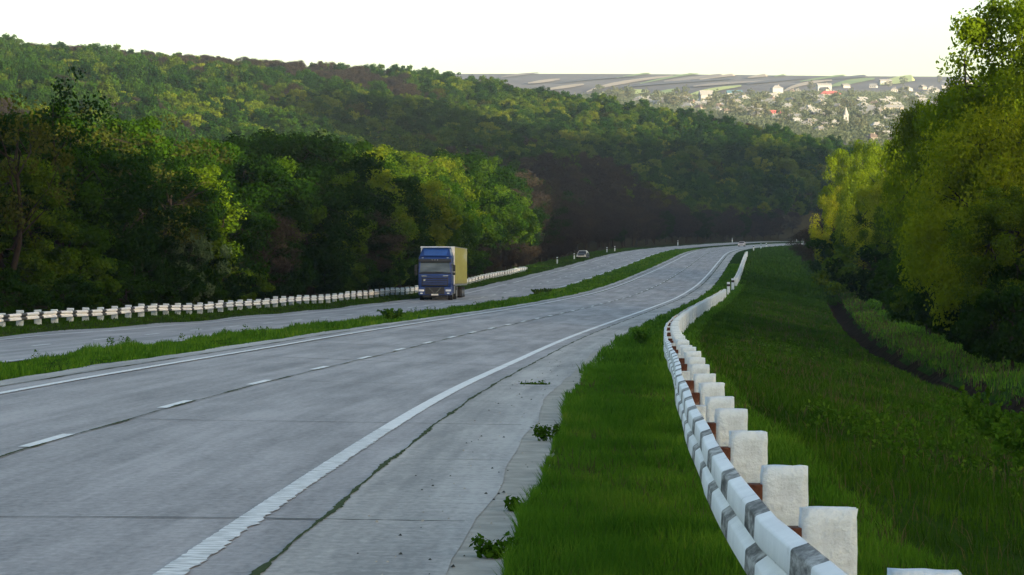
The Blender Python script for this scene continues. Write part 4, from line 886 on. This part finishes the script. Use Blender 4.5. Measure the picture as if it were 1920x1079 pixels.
# broad-leaved weeds
def weeds(n, s0, s1, t0, t1, h, lsz, label, seed, tset=None, thr=.55):
    r = np.random.default_rng(seed); s, t = scatter_st(n, s0, s1, t0, t1, r, .8); m = np.sin(s*.23+t*.7)+np.sin(s*.09-t*.41+2)+r.normal(0, .4, n); ok = m > thr; s, t = s[ok], t[ok]; P = pos(s, t)
    k = 26; hh = h*r.uniform(.4, 1.3, len(P)); z = r.random((len(P), k)); C = P[:, None]+np.stack([r.normal(0, 1, z.shape)*.10*(1.2-z), r.normal(0, 1, z.shape)*.10*(1.2-z), z*hh[:, None]], -1)
    Vq, Fq = leaf_quads(C.reshape(-1, 3), lsz, r, .6, .8); Vq = Vq.reshape(len(P), k, 4, 3); o = link('weeds', mesh_np('weeds', Vq.reshape(-1, 3), Fq, M_WEED)); tag(o, label, 'weeds', kind='stuff')
weeds(1100, 26, 170, 6.0, 12.6, .55, .085, 'bright leafy weeds scattered on the slope towards the ditch', 11)
weeds(500, 50, 200, 16, 30, .6, .12, 'leafy weeds on the bank beyond the ditch', 12)
weeds(260, 60, 300, -W-WM+.8, -W-1.5, .38, .08, 'darker weed clumps in the grass strip between the carriageways', 13, thr=.6)
def dry(n, s0, s1, t0, t1, h, label, seed):
    r = np.random.default_rng(seed); s, t = scatter_st(n, s0, s1, t0, t1, r, .9); P = pos(s, t); blades(P, h*r.uniform(.3, 1.3, n), np.maximum(.006, s*.0003), r, .7, M_DRY, 'dry_stalks', label)
dry(7000, 9, 60, 2.2, 5.2, .15, 'dry straw mixed into the near verge grass', 16)
dry(2500, 14, 120, 5, 9, .22, 'dry stalks on the upper slope beyond the guardrail', 17)
dry(3500, 25, 260, 7, 13.6, .3, 'brown dry stalks on the slope and along the ditch rim', 14)
dry(2200, 40, 330, 15.8, 18, .4, 'brown dry stalks on the far ditch rim', 15)
# single plants
def plant(s, t, h, n, label, name='weed_plant', lsz=.05, spread=.12, mat=None, seed=0):
    r = np.random.default_rng(int(s*10)+seed); p = pos(s, t); R = empty(name, tuple(p)); tag(R, label, 'plant'); V, F = [], []; C = []
    for k in range(n):
        a = r.uniform(0, 6.28); e = np.array([math.cos(a)*spread*r.uniform(.3, 1.6), math.sin(a)*spread*r.uniform(.3, 1.6), h*r.uniform(.5, 1.1)]); m_ = e*np.array([.3, .3, .6]); tube(V, F, [(0, 0, -.02), tuple(m_), tuple(e)], [.006, .004, .002], 4)
        for q in np.linspace(.25, 1, 12): C.append(m_*q*1.0*(1-q)+e*q+r.normal(size=3)*.018)
    link('stem', mesh_np('stem', np.array(V), np.array(F), M_WEED), R); C = np.array(C); C = np.repeat(C, 3, 0)+r.normal(size=(len(C)*3, 3))*.02
    Vq, Fq = leaf_quads(C, lsz, r, .65, .8); link('foliage', mesh_np('foliage', Vq, Fq, mat or M_WEED), R)
plant(18.6, 2.05, .16, 9, 'leafy weed growing out over the concrete edge at the bottom of the picture')
plant(22.4, 2.1, .12, 6, 'small leafy weed on the concrete edge, second up from the bottom')
plant(32.5, 2.1, .22, 8, 'dark leafy weed with a reddish tip where the concrete edge narrows')
plant(52, 1.35, .05, 10, 'flat tuft of weed growing through the concrete shoulder', lsz=.06, spread=.2)
plant(45.5, 9.2, .9, 14, 'tall bright leafy plant standing alone low on the right slope', lsz=.11, spread=.35)
plant(39, 8.8, .7, 12, 'bushy pale-leaved plant at the right, in front of the tall bright one', lsz=.10, spread=.4)
plant(95, 3.1, .6, 26, 'round green tuft at the road edge beside the bend of the guardrail', lsz=.09, spread=.4, mat=M_GRASS)
plant(240, -W-WM+1.2, .5, 30, 'dark round weed clump on the strip just right of the truck', lsz=.16, spread=.55, mat=M_LEAF)
plant(250, -W-WM+1.0, .4, 24, 'smaller dark weed clump on the strip beyond the round one', lsz=.16, spread=.4, mat=M_LEAF)
plant(128, -W-2.8, .5, 34, 'dark bushy clump in the grass strip left of the truck', lsz=.12, spread=.45, mat=M_GRASS)
# loose pebbles on the shoulder
V, F = [], []
r = np.random.default_rng(77)
for k in range(170):
    s_ = 12*(6**r.random()); t_ = r.uniform(.9, 2.1); p = pos(s_, t_, .04); q = r.uniform(.006, .02); b = len(V)
    a = r.uniform(0, 6, 1)[0]
    for i in range(5): V.append((p[0]+q*math.cos(a+i*1.257), p[1]+q*math.sin(a+i*1.257)*1.2, p[2]-.002))
    V.append((p[0]+q*.2, p[1], p[2]+q*.8)); F += [(b+i, b+(i+1) % 5, b+5, b+5) for i in range(5)]
me = bpy.data.meshes.new('gravel'); me.from_pydata([tuple(v) for v in V], [], [f[:3] for f in F]); me.materials.append(M_CRACK); me.materials.append(M_KERB); o = link('gravel', me); tag(o, 'loose pebbles scattered on the concrete shoulder', 'gravel', kind='stuff')
for i_, p_ in enumerate(me.polygons): p_.material_index = (i_//5) % 2
label_counted()
for o in bpy.data.objects:
    if o.get('category') == 'house' and str(o.get('group', '')).startswith('#'): o['group'] = o['group'].replace('# ', '').replace(' from the left', 's')
# ---------------------------------------------------------------- haze
if HAZE:
    m, nt, N, L, P = new_mat('haze'); N.remove(P); pv = N.new('ShaderNodeVolumePrincipled'); pv.inputs['Color'].default_value = (.70, .84, 1, 1); pv.inputs['Density'].default_value = HAZE; pv.inputs['Anisotropy'].default_value = .2
    L.new(pv.outputs[0], N['Material Output'].inputs['Volume']); o = MB().box(-2400, 2400, -800, 4800, -160, 345).build('haze', m); tag(o, 'pale haze between the viewer and the far hills', 'haze', kind='stuff')
